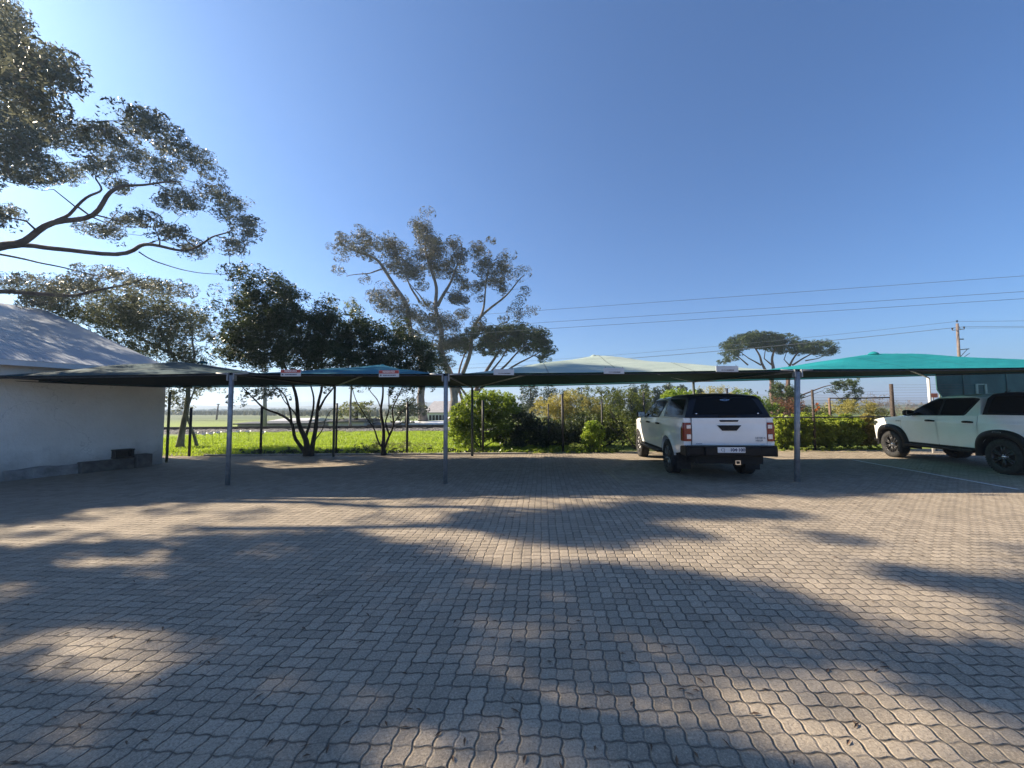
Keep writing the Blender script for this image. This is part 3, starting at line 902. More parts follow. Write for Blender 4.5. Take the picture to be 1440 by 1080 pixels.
# ---- tall gum in the centre distance
Z = 38.0
el = [(460,336,7,10),(479,339,14,13),(489,367,5,6),(485,386,8,6),(506,382,9,6),(515,337,20,13),(510,352,18,10),(550,345,18,16),(545,362,18,13),(565,372,20,13),
      (590,322,16,12),(604,312,7,9),(595,340,22,16),(612,350,16,16),(635,337,15,10),(640,355,16,14),(590,365,20,14),(610,372,18,12),(585,390,16,14),(630,375,14,13),
      (675,345,11,7),(686,341,9,6),(665,362,13,12),(705,360,6,5),(710,370,14,10),(727,382,11,7),(680,375,16,12),(700,382,16,10),(650,392,13,13),(685,392,16,11),
      (702,405,14,8),(672,407,13,9),(640,410,13,15),(645,430,11,18),(740,412,11,6),(748,426,7,5),(722,430,13,8),(732,440,9,5),(705,445,10,6),(545,412,18,11),
      (527,422,15,9),(550,430,20,11),(580,437,16,12),(605,430,11,11),(565,445,18,11),(600,452,22,14),(625,455,18,14),(630,478,18,16),(610,482,18,13),(665,450,12,12),
      (570,470,20,10),(600,500,14,10),(625,505,14,10)]
cl = clumps_from([(a + 3, b + 2, max(4, c - 3), max(3, d - 2)) for a, b, c, d in el], Z, 3.0, 0.55, 1.35)
T = lambda l: P_([(440 + q[0] / 4, 290 + q[1] / 4, *q[2:]) for q in l], Z)
b1 = (at(594, 601, Z).x, Z + .5, 0); b2 = (at(637, 601, Z).x, Z, 0)
limbs = [([b2] + P_([(636,560),(630,520),(622,490)], Z) + T([(710,700),(703,600),(698,490),(660,370),(640,240),(645,130)]), 0.42, 0.07),
         ([b1] + P_([(594,560),(592,525),(588,490)], Z) + T([(548,670),(520,560),(482,470),(400,350),(330,290),(250,250),(160,215)]), 0.40, 0.06),
         (T([(700,560),(740,500),(765,430),(800,370),(838,290),(830,200)]), 0.2, 0.04),
         (P_([(637,560,1),(655,500,1.5)], Z) + T([(885,690,1.5),(960,600,1),(1050,520,.5),(1130,450),(1190,390)]), 0.25, 0.04),
         (T([(930,630,1),(965,520,1),(975,400,1),(985,230,1)]), 0.15, 0.03),
         (T([(600,540),(560,460),(520,380),(500,300)]), 0.13, 0.03),
         (T([(640,560),(600,500),(540,430)]), 0.1, 0.03),
         (T([(400,350),(340,370),(270,380),(190,395)]), 0.09, 0.03)]
make_tree('gum_tree', b2, limbs, cl, 0.80, 360, 0.16, 0.055, M['leaf_gum_far'], M['bark_gum'],
          'tall open crowned gum tree standing beyond the railway, in the middle of the skyline', step=1.0, twig=0.035, jit=0.3, wig=0.12, flat=0.75, droop=0.4, spread=0.5)
# pale young gum peeping above the twins
Z = 30.0
cl = clumps_from([(494,432,8,12),(490,455,10,8)], Z, 0.8, 0.35, 1.0)
make_tree('gum_tree', (at(493, 590, Z).x, Z, 0), [([(at(493, 590, Z).x, Z, 0)] + P_([(494, 540), (492, 480), (494, 440)], Z), 0.1, 0.03)], cl, 0.45, 110, 0.16, 0.06,
          M['leaf_olive'], M['bark_grey'], 'slim pale gum tree peeping up between the two dark evergreens', droop=0.4, spread=0.5)

# ---- umbrella pines
def pine(Z, el, limbs, base, label, dens=2.4, r=0.78, L=0.30, W=0.06, n=230, trunk_r=.35, group='umbrella pines'):
    cl = clumps_from(el, Z, 3.2, r * .8, dens)
    return make_tree('umbrella_pine', base, limbs, cl, r, n, L, W, M['leaf_pine'], M['bark_pine'], label, group=group, step=1.0, twig=0.04, jit=0.25, wig=0.1, flat=0.6, spread=0.5, up=0.25)
Z = 40.0
Q = lambda l: P_([(580 + q[0] / 4, 440 + q[1] / 4, *q[2:]) for q in l], Z)
base = (at(655, 601, Z).x, Z, 0)
pine(Z, [(682,470,28,9),(712,466,32,9),(738,470,26,9),(757,479,18,9),(766,492,11,9),(700,480,34,8),(735,486,28,8),(660,480,18,9),(769,503,8,4),(650,490,12,8),(690,492,22,6)],
     [([base] + Q([(300, 560), (340, 480), (420, 330), (470, 230), (500, 200)]), 0.36, 0.07),
      (Q([(300, 560), (270, 440), (270, 300), (300, 200)]), 0.2, 0.05),
      (Q([(340, 480), (470, 340), (560, 250), (640, 180)]), 0.18, 0.05),
      (Q([(430, 400), (560, 310), (660, 250), (730, 210)]), 0.14, 0.04),
      (Q([(330, 500), (240, 380), (210, 300)]), 0.14, 0.04),
      (Q([(400, 380), (500, 260), (560, 160)]), 0.12, 0.04)], base,
     'dark umbrella pine with a flat crown leaning right, beside the tall gum')
Z = 58.0
Q = lambda l: P_([(980 + q[0] / 6.545, 440 + q[1] / 6.545, *q[2:]) for q in l], Z)
base = (at(1087, 592, Z).x, Z, 0)
el = [(1062,473,20,5),(1046,477,18,7),(1079,475,20,6),(1098,479,14,6),(1031,486,13,8),(1034,495,13,6),(1021,507,7,4),(1065,482,24,6),(1087,485,18,6)]
pine(Z, el, [([base] + P_([(1087, 560), (1087, 530)], Z) + Q([(690, 500), (700, 420), (720, 330), (740, 280)]), 0.4, 0.08),
     (P_([(1087, 540)], Z) + Q([(600, 480), (580, 390), (530, 310), (520, 270)]), 0.22, 0.06), (Q([(590, 480), (480, 420), (400, 360)]), 0.12, 0.04),
     (Q([(690, 480), (620, 420), (640, 300)]), 0.12, 0.04), (Q([(470, 480), (380, 400), (340, 330)]), 0.12, 0.04)], base,
     'farther umbrella pine with the higher domed crown above the parked pickup')
base = (at(1107, 592, Z - 1).x, Z - 1, 0)
el = [(1125,484,15,5),(1114,490,14,6),(1147,487,17,5),(1160,493,11,5),(1172,495,4,4),(1136,490,16,5)]
pine(Z - 1, el, [([base] + P_([(1106, 560), (1107, 530)], Z - 1) + Q([(860, 490), (900, 400), (960, 330)]), 0.34, 0.07),
     (Q([(880, 480), (1000, 410), (1100, 350), (1180, 320)]), 0.14, 0.04), (Q([(860, 490), (800, 430), (830, 350)]), 0.1, 0.04), (Q([(1000, 440), (1120, 420), (1200, 380)]), 0.1, 0.03)], base,
     'farther umbrella pine with the lower crown, just right of the domed one')
# pine whose low limb reaches out under the turquoise canopy
Z = 26.0
base = (at(1113, 605, Z).x, Z, 0)
cl = clumps_from([(1105,560,16,22),(1095,548,10,12),(1118,580,10,16),(1186,539,18,7),(1197,546,9,9),(1172,546,8,5),(1190,564,12,5),(1199,557,5,6),(1184,573,9,3)], Z, 0.9, 0.28, 1.3)
make_tree('pine_tree', base, [([base] + P_([(1112, 580), (1110, 550), (1106, 520)], Z), 0.16, 0.09),
          (P_([(1112, 562), (1135, 553), (1155, 545), (1175, 540), (1190, 536)], Z), 0.06, 0.015),
          (P_([(1112, 566), (1140, 556), (1158, 549)], Z), 0.04, 0.012), (P_([(1165, 546), (1180, 560), (1195, 568)], Z), 0.018, 0.006)],
          cl, 0.36, 130, 0.15, 0.03, M['leaf_pine'], M['bark_pine'], 'pine tree reaching one low limb out to the right under the turquoise canopy', twig=0.02, spread=0.5)
# ================================================================== white building on the left
bd = Vector((-0.394, -0.919, 0)); bi_ = Vector((-0.919, 0.394, 0))   # along the wall towards the camera; into the building
K = Vector((BLD_C[0], BLD_C[1], 0))
def B(a, b, z): return K + bd * a + bi_ * b + Vector((0, 0, z))
bld = empty('white_building', tuple(K), label='long white plastered building with a low metal roof along the left edge', cat='building')
def plaster():
    m = NT('white_plaster')
    P = m.pos(); s = m.n('ShaderNodeSeparateXYZ'); m.l(P, s.inputs[0])
    n1 = m.noise(1.6, 6, 0.65, P); n2 = m.noise(9, 5, 0.7, P)
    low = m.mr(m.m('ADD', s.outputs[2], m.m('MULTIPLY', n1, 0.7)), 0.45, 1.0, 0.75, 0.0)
    c = m.mix(m.mr(n1, 0.35, 0.7, 0, 1), (0.76, 0.74, 0.69), (0.84, 0.82, 0.77))
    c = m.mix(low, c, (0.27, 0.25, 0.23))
    crk = m.n('ShaderNodeTexVoronoi', feature='DISTANCE_TO_EDGE'); crk.inputs['Scale'].default_value = 0.55
    dv_ = m.n('ShaderNodeVectorMath', operation='ADD'); nz = m.n('ShaderNodeTexNoise'); nz.inputs['Scale'].default_value = 2.2; nz.inputs['Detail'].default_value = 6; m.l(P, nz.inputs['Vector']); m.l(P, dv_.inputs[0]); m.l(nz.outputs['Color'], dv_.inputs[1]); m.l(dv_.outputs[0], crk.inputs['Vector'])
    c = m.mix(m.mr(crk.outputs['Distance'], 0.0, 0.006, 0.35, 0.0), c, (0.25, 0.24, 0.22))
    c = m.mix(m.mr(n2, 0.62, 0.74, 0, 0.35), c, (0.40, 0.39, 0.37))
    m.col(c); m.rough(0.85)
    m.bump(m.m('ADD', m.m('MULTIPLY', n1, 0.6), m.m('MULTIPLY', n2, 0.4)), 0.05)
    return m.mat
M['white_plaster'] = plaster()
EH = 2.68; LEN = 19.0; RID = 9.0; SLOPE = math.tan(R(17.0))
wl = MB()
def quad(mb, pts, mi=0): mb.add(pts, [tuple(range(len(pts)))], mi)
quad(wl, [B(0, 0, -.05), B(LEN, 0, -.05), B(LEN, 0, EH + .02), B(0, 0, EH + .02)])
quad(wl, [B(0, 2 * RID, -.05), B(0, 2 * RID, EH), B(LEN, 2 * RID, EH), B(LEN, 2 * RID, -.05)])
for a_ in (0, LEN):
    quad(wl, [B(a_, 0, -.05), B(a_, 2 * RID, -.05), B(a_, 2 * RID, EH), B(a_, RID, EH + RID * SLOPE), B(a_, 0, EH)])
wl.build('wall', M['white_plaster'], bld, local=False)
pl = MB()
rows = []
for k in range(31):
    a_ = 0.4 + k * 0.062 * 1.35
    o_ = 0.09 + 0.012 * math.sin(k * 1.7) + random.uniform(-.008, .008); h_ = 0.21 + 0.015 * math.sin(k * .6) + random.uniform(-.006, .006)
    rows.append([B(a_, -0.002, h_ + .03), B(a_, -o_ * .75, h_ + .02), B(a_, -o_, h_ - .01), B(a_, -o_ - .02, -.02)])
pl.grid(rows, smooth=False)
pl.build('plinth', simple('stained_plinth', (0.28, 0.27, 0.26), 0.9, 0, 0.45, 3, 0.02, 30), bld, local=False)
st = MB()
Mw = Matrix((( -bd.x, bi_.x, 0, 0), (-bd.y, bi_.y, 0, 0), (0, 0, 1, 0), (0, 0, 0, 1)))
st.box(tuple(B(0.56, -0.19, 0.17)), (0.34, 0.34, 0.36), rot=Mw, bev=0.02)
st.box(tuple(B(1.25, -0.13, 0.13)), (1.02, 0.24, 0.28), rot=Mw, bev=0.02)
st.build('drain_block', simple('dark_grey_concrete', (0.12, 0.11, 0.10), 0.9, 0, 0.4, 5, 0.02, 30), bld, local=False)  # dark grey blocks, tone varied by noise
vt = MB()
for dz in (0.30, 0.50): vt.box(tuple(B(0.93, -0.12, dz)), (0.40, 0.24, 0.035), rot=Mw, bev=0.008)
for da in (-.17, .17): vt.box(tuple(B(.93 + da, -0.12, 0.40)), (0.04, 0.22, 0.17), rot=Mw)
vt.box(tuple(B(.93, -0.02, 0.40)), (0.34, 0.03, 0.17), rot=Mw)
vt.build('vent_hood', simple('near_black_concrete', (0.035, 0.032, 0.03), 0.9, 0, 0.4, 8), bld, local=False)  # frame and back share one near-black tone
rf = MB()
for sgn in (0, 1):
    r1, r2 = [], []
    na = int((LEN + .35) / 0.0127)
    for k in range(na):
        a_ = -0.12 + k * 0.0127
        hh = 0.0035 * math.sin(2 * PI * a_ / 0.076)
        if sgn == 0:
            r1.append(B(a_, -0.34, EH + .12 - .34 * SLOPE + hh)); r2.append(B(a_, RID, EH + .12 + RID * SLOPE + hh))
        else:
            r1.append(B(a_, RID, EH + .12 + RID * SLOPE + hh)); r2.append(B(a_, 2 * RID + .34, EH + .12 - .34 * SLOPE + hh))
    rf.grid([r1, r2], smooth=True)
m = NT('painted_corrugated_iron')
P = m.pos(); n1 = m.noise(1.2, 5, 0.6, P); n2 = m.noise(7, 4, 0.7, P)
c = m.mix(m.mr(n1, 0.35, 0.65, 0, 1), (0.28, 0.33, 0.41), (0.33, 0.39, 0.47))
c = m.mix(m.mr(n2, 0.6, 0.75, 0, 0.4), c, (0.36, 0.36, 0.36))
m.col(c); m.rough(0.5)
rf.build('roof', m.mat, bld, local=False)
fa = MB()
fa.box(tuple(B(LEN / 2 - .05, -0.315, EH - 0.045)), (LEN + .2, 0.025, 0.13), rot=Mw)
fa.box(tuple(B(LEN / 2 - .05, -0.16, EH - 0.06)), (LEN + .1, 0.29, 0.015), rot=Mw)
fa.build('fascia', simple('fascia_paint', (0.62, 0.64, 0.67), 0.5, 0, 0.1, 3), bld, local=False)

# ================================================================== shade net carport
def net_mat(name, c, under, sheen=0.0, streak=0.25, leak=0.12, lc=(.4, .9, 1)):
    m = NT(name)
    P = m.n('ShaderNodeMapping'); P.inputs['Scale'].default_value = (1.0, 3.2, 1); m.l(m.pos(), P.inputs[0])
    f = m.mr(m.noise(1.4, 5, 0.6, P.outputs[0]), 0.32, 0.68, 0, 1)
    m.col(m.mix(f, tuple(x * (1 - streak) for x in c), tuple(min(1, x * (1 + streak)) for x in c)))
    sx_ = m.n('ShaderNodeSeparateXYZ'); m.l(m.pos(), sx_.inputs[0])
    sm_ = m.m('COMPARE', m.m('FRACT', m.m('DIVIDE', sx_.outputs[0], 1.55)), 0.5, 0.011)
    c_ = m.b.inputs['Base Color'].links[0].from_socket
    fd = m.mr(m.noise(0.8, 4, 0.6, m.pos()), 0.4, 0.7, 0, .22)
    c_ = m.mix(fd, c_, tuple(min(.5, x * 1.7 + .01) for x in c))
    m.col(m.mix(m.m('MULTIPLY', sm_, 0.45), c_, (0.02, 0.03, 0.03)))
    m.rough(0.8); m.b.inputs['Specular IOR Level'].default_value = 0.12
    m.bump(m.noise(3.0, 4, 0.6, P.outputs[0]), 0.03)
    tr = m.n('ShaderNodeBsdfTranslucent'); tr.inputs[0].default_value = (*under, 1)
    ms = m.n('ShaderNodeMixShader'); ms.inputs[0].default_value = 0.06
    m.l(m.b.outputs[0], ms.inputs[1]); m.l(tr.outputs[0], ms.inputs[2]); open_weave(m, ms.outputs[0], leak, lc)
    return m.mat
def open_weave(m, sh, leak, lc):
    # the holes in the knit let some light straight through, less the more edge-on the cloth is
    lw = m.n('ShaderNodeLayerWeight'); lw.inputs[0].default_value = 0.5
    f = m.m('MULTIPLY', m.m('POWER', m.m('SUBTRACT', 1.0, lw.outputs['Facing']), 2.0), leak)
    tp = m.n('ShaderNodeBsdfTransparent'); tp.inputs[0].default_value = (*lc, 1)
    mx = m.n('ShaderNodeMixShader'); m.l(f, mx.inputs[0]); m.l(sh, mx.inputs[1]); m.l(tp.outputs[0], mx.inputs[2])
    m.l(mx.outputs[0], m.out.inputs[0])
def under_mat(name, c, leak, lc):  # cloth underside: the shade beneath the net is put into a near-black colour
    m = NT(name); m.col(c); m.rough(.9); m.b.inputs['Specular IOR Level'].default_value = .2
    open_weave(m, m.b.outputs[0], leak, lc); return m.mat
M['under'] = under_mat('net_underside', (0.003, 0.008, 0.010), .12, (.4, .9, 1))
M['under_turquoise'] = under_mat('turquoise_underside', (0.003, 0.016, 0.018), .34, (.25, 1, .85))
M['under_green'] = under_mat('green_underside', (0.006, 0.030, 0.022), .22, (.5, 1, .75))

def canopy(c00, c10, c11, c01, peak, mat, under, label, pu=0.5, pv=0.5, n=40, sag=0.05, pw=1.12, struts=()):
    root = empty('shade_canopy', (peak[0], peak[1], 0), label=label, cat='shade canopy', group='net canopies of the carport')
    c00, c10, c11, c01 = map(Vector, (c00, c10, c11, c01)); peak = Vector(peak)
    def S_(u, v):
        p = (c00 * (1 - u) + c10 * u) * (1 - v) + (c01 * (1 - u) + c11 * u) * v
        uu = u / pu * .5 if u < pu else .5 + (u - pu) / (1 - pu) * .5
        vv = v / pv * .5 if v < pv else .5 + (v - pv) / (1 - pv) * .5
        au, av = abs(2 * uu - 1), abs(2 * vv - 1)
        mx = (au ** 9 + av ** 9) ** (1 / 9)
        f = max(0, 1 - mx) ** pw
        f = max(0.0, min(1.0, f))
        # the edge cables curve in and hang a little between the corners
        inw = sag * (1 - au * au) * (av ** 3); inw2 = .35 * sag * (1 - av * av) * (au ** 3)
        sv, su = (1 if v < .5 else -1), (1 if u < .5 else -1)
        q = p.copy()
        q.y += inw * sv * 1.2; q.x += inw2 * su * 1.2
        q.z = p.z + (peak.z - p.z) * f - 0.25 * sag * (1 - au * au) * (av ** 6) - 0.25 * sag * (1 - av * av) * (au ** 6)
        q.z += 0.010 * math.sin(u * 23 + v * 5) * (1 - mx) * 2 + 0.006 * math.sin(v * 31 - u * 9) * (1 - mx) * 2
        return q
    top = [[S_(i / n, j / n) for i in range(n + 1)] for j in range(n + 1)]
    mb = MB(); mb.grid(top)
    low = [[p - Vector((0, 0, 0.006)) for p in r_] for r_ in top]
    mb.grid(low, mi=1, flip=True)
    edge = [top[0][i] for i in range(n + 1)] + [top[j][n] for j in range(1, n + 1)] + [top[n][i] for i in range(n - 1, -1, -1)] + [top[j][0] for j in range(n - 1, 0, -1)]
    vs = edge + [p - Vector((0, 0, 0.045)) for p in edge]
    ne = len(edge)
    mb.add(vs, [(i, (i + 1) % ne, ne + (i + 1) % ne, ne + i) for i in range(ne)], 1)
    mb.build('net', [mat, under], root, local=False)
    hm_ = MB(); hm_.tube([p - Vector((0, 0, 0.045)) for p in edge] + [edge[0] - Vector((0, 0, .045))], 0.012, 6)
    hm_.build('edge_cable', M['dark_steel'], root, local=False)
    for a_, b_ in struts:
        sm = MB(); sm.tube([a_, b_], 0.022, 8); sm.build('strut', M['steel'], root, local=False)
    fn = MB(); fn.lathe([(0.0, .012), (0.03, .01), (0.06, -.005), (0.10, -.03), (0.12, -.06)], 12, Matrix.Translation(peak)); fn.build('peak_cap', mat, root, local=False)
    return root
YF, YR = G(626, 680).y, 12.75
F = [at(326, 524, YF), at(627, 525, YF), at(1121, 519, YF)]
F.append(Vector((14.6, YF, at(1440, 514.5, YF).z)))
Rr_ = [at(471, 541, YR), at(664, 543, YR), at(975, 535, YR), at(1305, 529, YR)]
WL0 = Vector((-11.62, YF + .05, 2.30)); WL1 = Vector((-10.22, 11.28, 2.27))
pk = [at(285, 508, 10.2), at(538, 513, 10.4), at(835, 499.5, 10.4), at(1228, 495, 10.3)]
N1 = net_mat('dark_teal_net', (0.003, 0.050, 0.072), (0.02, 0.08, 0.08))
N2 = net_mat('blue_teal_net', (0.008, 0.12, 0.19), (0.02, 0.10, 0.11))
N3 = net_mat('faded_green_net', (0.36, 0.44, 0.39), (0.04, 0.2, 0.14), streak=0.08, leak=.22, lc=(.5, 1, .75))
N4 = net_mat('turquoise_net', (0.014, 0.215, 0.235), (0.02, 0.2, 0.18), streak=0.10, leak=.34, lc=(.25, 1, .85))
dz = Vector((0, 0, -0.05))
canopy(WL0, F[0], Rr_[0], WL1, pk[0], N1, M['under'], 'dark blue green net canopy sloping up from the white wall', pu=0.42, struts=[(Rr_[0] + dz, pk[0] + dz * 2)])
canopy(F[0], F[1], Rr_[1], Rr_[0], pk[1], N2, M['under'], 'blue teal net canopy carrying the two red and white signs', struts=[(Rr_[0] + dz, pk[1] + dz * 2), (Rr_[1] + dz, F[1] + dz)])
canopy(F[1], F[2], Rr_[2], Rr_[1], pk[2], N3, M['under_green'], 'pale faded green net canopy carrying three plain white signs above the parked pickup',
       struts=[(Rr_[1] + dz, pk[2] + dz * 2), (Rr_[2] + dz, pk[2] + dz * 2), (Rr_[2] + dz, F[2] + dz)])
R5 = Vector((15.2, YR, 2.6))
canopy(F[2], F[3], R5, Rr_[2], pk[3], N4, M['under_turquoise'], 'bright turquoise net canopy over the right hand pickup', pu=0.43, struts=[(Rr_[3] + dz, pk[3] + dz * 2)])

def post(top, base_xy, r, mat, label, group, arms=True):
    root = empty('canopy_post', (base_xy[0], base_xy[1], 0), label=label, cat='post', group=group)
    b = Vector((base_xy[0], base_xy[1], 0)); t = Vector(top)
    mb = MB(); mb.tube([b, b.lerp(t, .5), t + Vector((0, 0, -.06))], r, 16)
    mb.build('pole', mat, root, local=False)
    if arms:
        ar = MB()
        for s_ in (-1, 1):
            ar.box((t.x + s_ * (r + .02), t.y, t.z - .09), (0.03, 0.09, 0.16), bev=0.006)
            ar.tube([(t.x + s_ * .05, t.y - .02, t.z - .035), (t.x + s_ * .34, t.y + .02, t.z - .012)], 0.016, 8)
        ar.build('bracket', M['steel'], root, local=False)
    return root
gp = 'steel posts of the carport'
fl = ['grey steel post between the dark net and the blue teal net, at the front', 'grey steel front post between the red signs and the first plain white sign',
      'grey steel front post just right of the parked white pickup']
for i, px_ in enumerate((326, 626, 1122)):
    bb = G(px_, (682, 680, 677)[i])
    post(F[i], (F[i].x if i != 2 else bb.x, YF), (0.045, 0.045, 0.052)[i], M['steel'], fl[i], gp)
post(F[3], (F[3].x, YF), 0.05, M['steel'], 'grey steel front post at the far right end', gp)
M['post_dark'] = simple('dark_green_pole', (0.06, 0.075, 0.07), 0.5, 0.2, 0.3, 10)  # darker, slightly green tone than the front posts
for i, lb in enumerate(['dark rear post of the carport beside the many stemmed tree', 'dark rear post of the carport in front of the big green bush',
                        'rear post of the carport rising behind the black canopy of the parked pickup', 'pale rear post of the carport behind the bonnet of the right hand pickup']):
    post(Rr_[i], (Rr_[i].x, YR), 0.038, M['post_dark'] if i < 3 else M['white_plastic'], lb, gp, arms=False)

# signs hung on the front edge
def sign(px_, py_, w_, h_, red, label, group, tilt=0.0):
    c = at(px_, py_, YF - 0.10)
    root = empty('hanging_sign', tuple(c), label=label, cat='sign', group=group)
    root.rotation_euler = (0, R(tilt), 0)
    mb = MB(); mb.box((0, 0, 0), (w_, 0.012, h_), bev=0.003); mb.build('sign_board', M['sign_white'], root)
    if red:
        rb = MB(); rb.box((0, -0.0085, h_ * .25), (w_ - .004, 0.004, h_ * .46)); rb.build('red_band', M['red_sign'], root)
        text_mesh('lettering', 'RESERVED', h_ * .40, M['white_ink'], root, (0, -0.012, h_ * .25), (R(90), 0, 0), bold=0.001)
        t2 = MB()
        x = -w_ * .28
        for q in range(9):
            ww = random.uniform(.012, .03); t2.box((x + ww / 2, -0.0075, -h_ * .24), (ww, 0.002, h_ * .13)); x += ww + .007
        t3 = MB(); t3.lathe([(0.0, 0.0), (0.016, 0.0), (0.016, 0.002), (0.0, 0.002)], 12, Matrix.Translation((-w_ * .40, -0.0065, -h_ * .22)) @ Matrix.Rotation(R(90), 4, 'X'))
        t2.build('small_print', M['blue_ink'], root); t3.build('emblem', M['blue_ink'], root)
    else:
        t2 = MB(); x = -w_ * .26
        for q in range(11):
            ww = random.uniform(.01, .024); hh = random.uniform(.010, .014)
            t2.box((x + ww / 2, -0.0075, -h_ * .22), (ww, 0.002, hh if q < 5 else hh * 1.5)); x += ww + .005
        t2.build('small_print', M['ink'], root)
    for s_ in (-1, 1):
        lp = MB(); lp.tube([(s_ * w_ * .42, 0, h_ * .48), (s_ * w_ * .42, 0.03, h_ * .5 + .03)], 0.004, 6); lp.build('cable_tie', M['ink'], root)
    return root
k_ = YF / FPX
sign(409, 524.5, 28 * k_, 9.5 * k_, True, 'red and white RESERVED sign on the left half of the blue teal net', 'red and white reserved signs')
sign(547, 525.5, 28 * k_, 9.5 * k_, True, 'red and white RESERVED sign on the right half of the blue teal net', 'red and white reserved signs')
sign(708.5, 523.3, 28.5 * k_, 8.2 * k_, False, 'plain white sign near the left end of the pale green net', 'plain white signs', 1)
sign(863.5, 521.5, 28.5 * k_, 8.2 * k_, False, 'plain white sign at the middle of the pale green net', 'plain white signs', 1)
sign(1022.5, 518.7, 31 * k_, 8.2 * k_, False, 'plain white sign on the pale green net above the pickup', 'plain white signs', 0.5)

# ================================================================== fence
fn = empty('wire_fence', (0, 13.6, 0), label='wire fence of dark thin posts running behind the carport in front of grass and bushes', cat='fence')
fp = [(239, 649, 551, 11.65, 'olive_post', .035), (269, 641, 573, 13.2, 'dark_steel', .04), (368.5, 641, 572, 13.3, 'dark_steel', .04), (474, 639, 567, 13.5, 'dark_steel', .035),
      (573, 638, 565, 13.5, 'dark_steel', .04), (679, 638, 563, 13.7, 'dark_steel', .04), (771, 633, 568, 14.6, 'dark_steel', .025), (790.7, 632, 554, 13.9, 'dark_steel', .045),
      (846, 632, 563, 14.0, 'dark_steel', .03), (905, 632, 552, 14.1, 'dark_steel', .03), (1022, 632, 546, 14.2, 'dark_steel', .04), (1142, 632, 548, 13.9, 'brown_post', .04),
      (1253, 632, 540, 13.4, 'brown_post', .055)]
tops = []
for px_, py0, py1, Y, mk, r in fp:
    p = at(px_, py1, Y); mb = MB(); mb.tube([(p.x, Y, -.1), (p.x, Y, p.z * .5), p], r, 10); mb.build('post', M[mk], fn, local=False); tops.append(p)
wr = MB()
for i in range(1, len(tops) - 1):
    a, b = tops[i], tops[i + 1]
    hs = (0.35, 0.8, 1.2) if i < 11 else tuple(np.arange(1.25, 2.25, 0.10))
    for h_ in hs:
        if h_ > min(a.z, b.z) - .02: continue
        wr.tube([(a.x, a.y - .04, h_), ((a.x + b.x) / 2, (a.y + b.y) / 2 - .04, h_ - .02), (b.x, b.y - .04, h_)], 0.0035, 4, cap=False)
for h_ in np.arange(1.0, 2.3, 0.09):
    a = tops[-1]; wr.tube([(a.x, a.y, h_), (16.5, a.y, h_ + .01)], 0.003, 4, cap=False)
tag(wr.build('wires', M['wire'], fn, local=False), kind='stuff')
rl = MB(); rl.tube([at(1060, 587.5, 13.7), at(1150, 587.0, 13.65), at(1236, 586, 13.6), at(1320, 585, 13.6)], 0.022, 8); rl.build('pipe_rail', M['dark_steel'], fn, local=False)
gt = empty('garden_gate_frame', tuple(G(1166, 640)), label='weathered wooden gate frame standing above the hedge by the tall brown post', cat='gate frame')
gm_ = MB(); p = at(1166, 560, 14.6); gm_.tube([(p.x, 14.6, 0), p], 0.04, 8); gm_.build('upright', simple('weathered_wood', (0.17, 0.11, 0.08), 0.85, 0, 0.35, 8), gt, local=False)
gm_ = MB(); gm_.tube([p, at(1210, 560, 14.6), at(1252, 559, 14.6)], 0.022, 8); gm_.build('crossbar', M['brown_post'], gt, local=False)
q_ = at(1252, 559, 14.6)
gm_ = MB(); gm_.tube([(q_.x, 14.6, 0), q_], 0.03, 8); gm_.build('upright', M['brown_post'], gt, local=False)

# ================================================================== shrubs
M['cable'] = simple('thin_cable', (0.16, 0.17, 0.19), 0.5, 0.2)
def shrub(el, Z, depth, r, n, L, W, mat, label, dens=1.4, cat='bush', name='shrub', group='shrubs behind the fence', flat=0.95, droop=-0.3, stems=None, spread=0.5):
    cl = clumps_from(el, Z, depth, r * .8, dens)
    cl = [c for c in cl if c[2] > 0.05] or [(at(el[0][0], 600, Z).x, Z, .4)]
    xs = [c[0] for c in cl]; cx = sum(xs) / len(xs)
    if stems is None:
        stems = []
        for _ in range(max(3, int((max(xs) - min(xs)) / .5))):
            x = random.uniform(min(xs), max(xs)); zt = max(c[2] for c in cl)
            y = Z + random.uniform(-.4, .4) * depth
            stems.append(([(cx, Z, 0), (cx + (x - cx) * .6, (y + Z) / 2, zt * .22), (x + random.uniform(-.2, .2), y, zt * .7)], 0.022, 0.008))
    return make_tree(name, (cx, Z, 0), stems, cl, r, n, L, W, mat, M['bark_grey'] if not droop else M['bark_dark'], label, cat=cat, group=group, trunk='stems',
                     step=0.3, twig=0.005, jit=0.05, flat=flat, droop=droop, spread=spread, wig=0.02, sides=4, maxr=2.5)
shrub([(648,592,16,26),(664,575,18,22),(690,568,18,20),(712,574,18,20),(655,617,18,16),(690,600,28,22),(640,605,10,22),(680,560,10,8),(700,556,8,6)], 14.9, 0.9, .26, 150, .105, .036, M['leaf_green'],
      'big upright green bush behind the carport post, left of the hedge', dens=1.5)
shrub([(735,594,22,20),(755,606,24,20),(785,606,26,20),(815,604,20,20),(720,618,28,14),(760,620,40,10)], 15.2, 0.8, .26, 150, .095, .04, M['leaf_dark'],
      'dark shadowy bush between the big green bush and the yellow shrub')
shrub([(765,574,18,10),(785,566,16,9),(805,562,14,8),(800,582,26,12),(830,575,20,11)], 16.4, 0.7, .25, 200, .06, .028, M['leaf_yellow'], 'yellowish flowering shrub topping the hedge behind the middle fence post')
shrub([(850,588,18,18),(845,604,20,16),(870,600,18,18),(820,592,12,14)], 15.6, 0.7, .25, 190, .07, .03, M['leaf_mid'], 'mid green bush just behind the small bright bush')
shrub([(832,604,13,11),(824,615,9,9),(842,617,10,12),(834,626,10,7)], 13.85, 0.35, .17, 110, .085, .045, M['leaf_bright'], 'small bright lime green bush at the edge of the paving', dens=1.5)
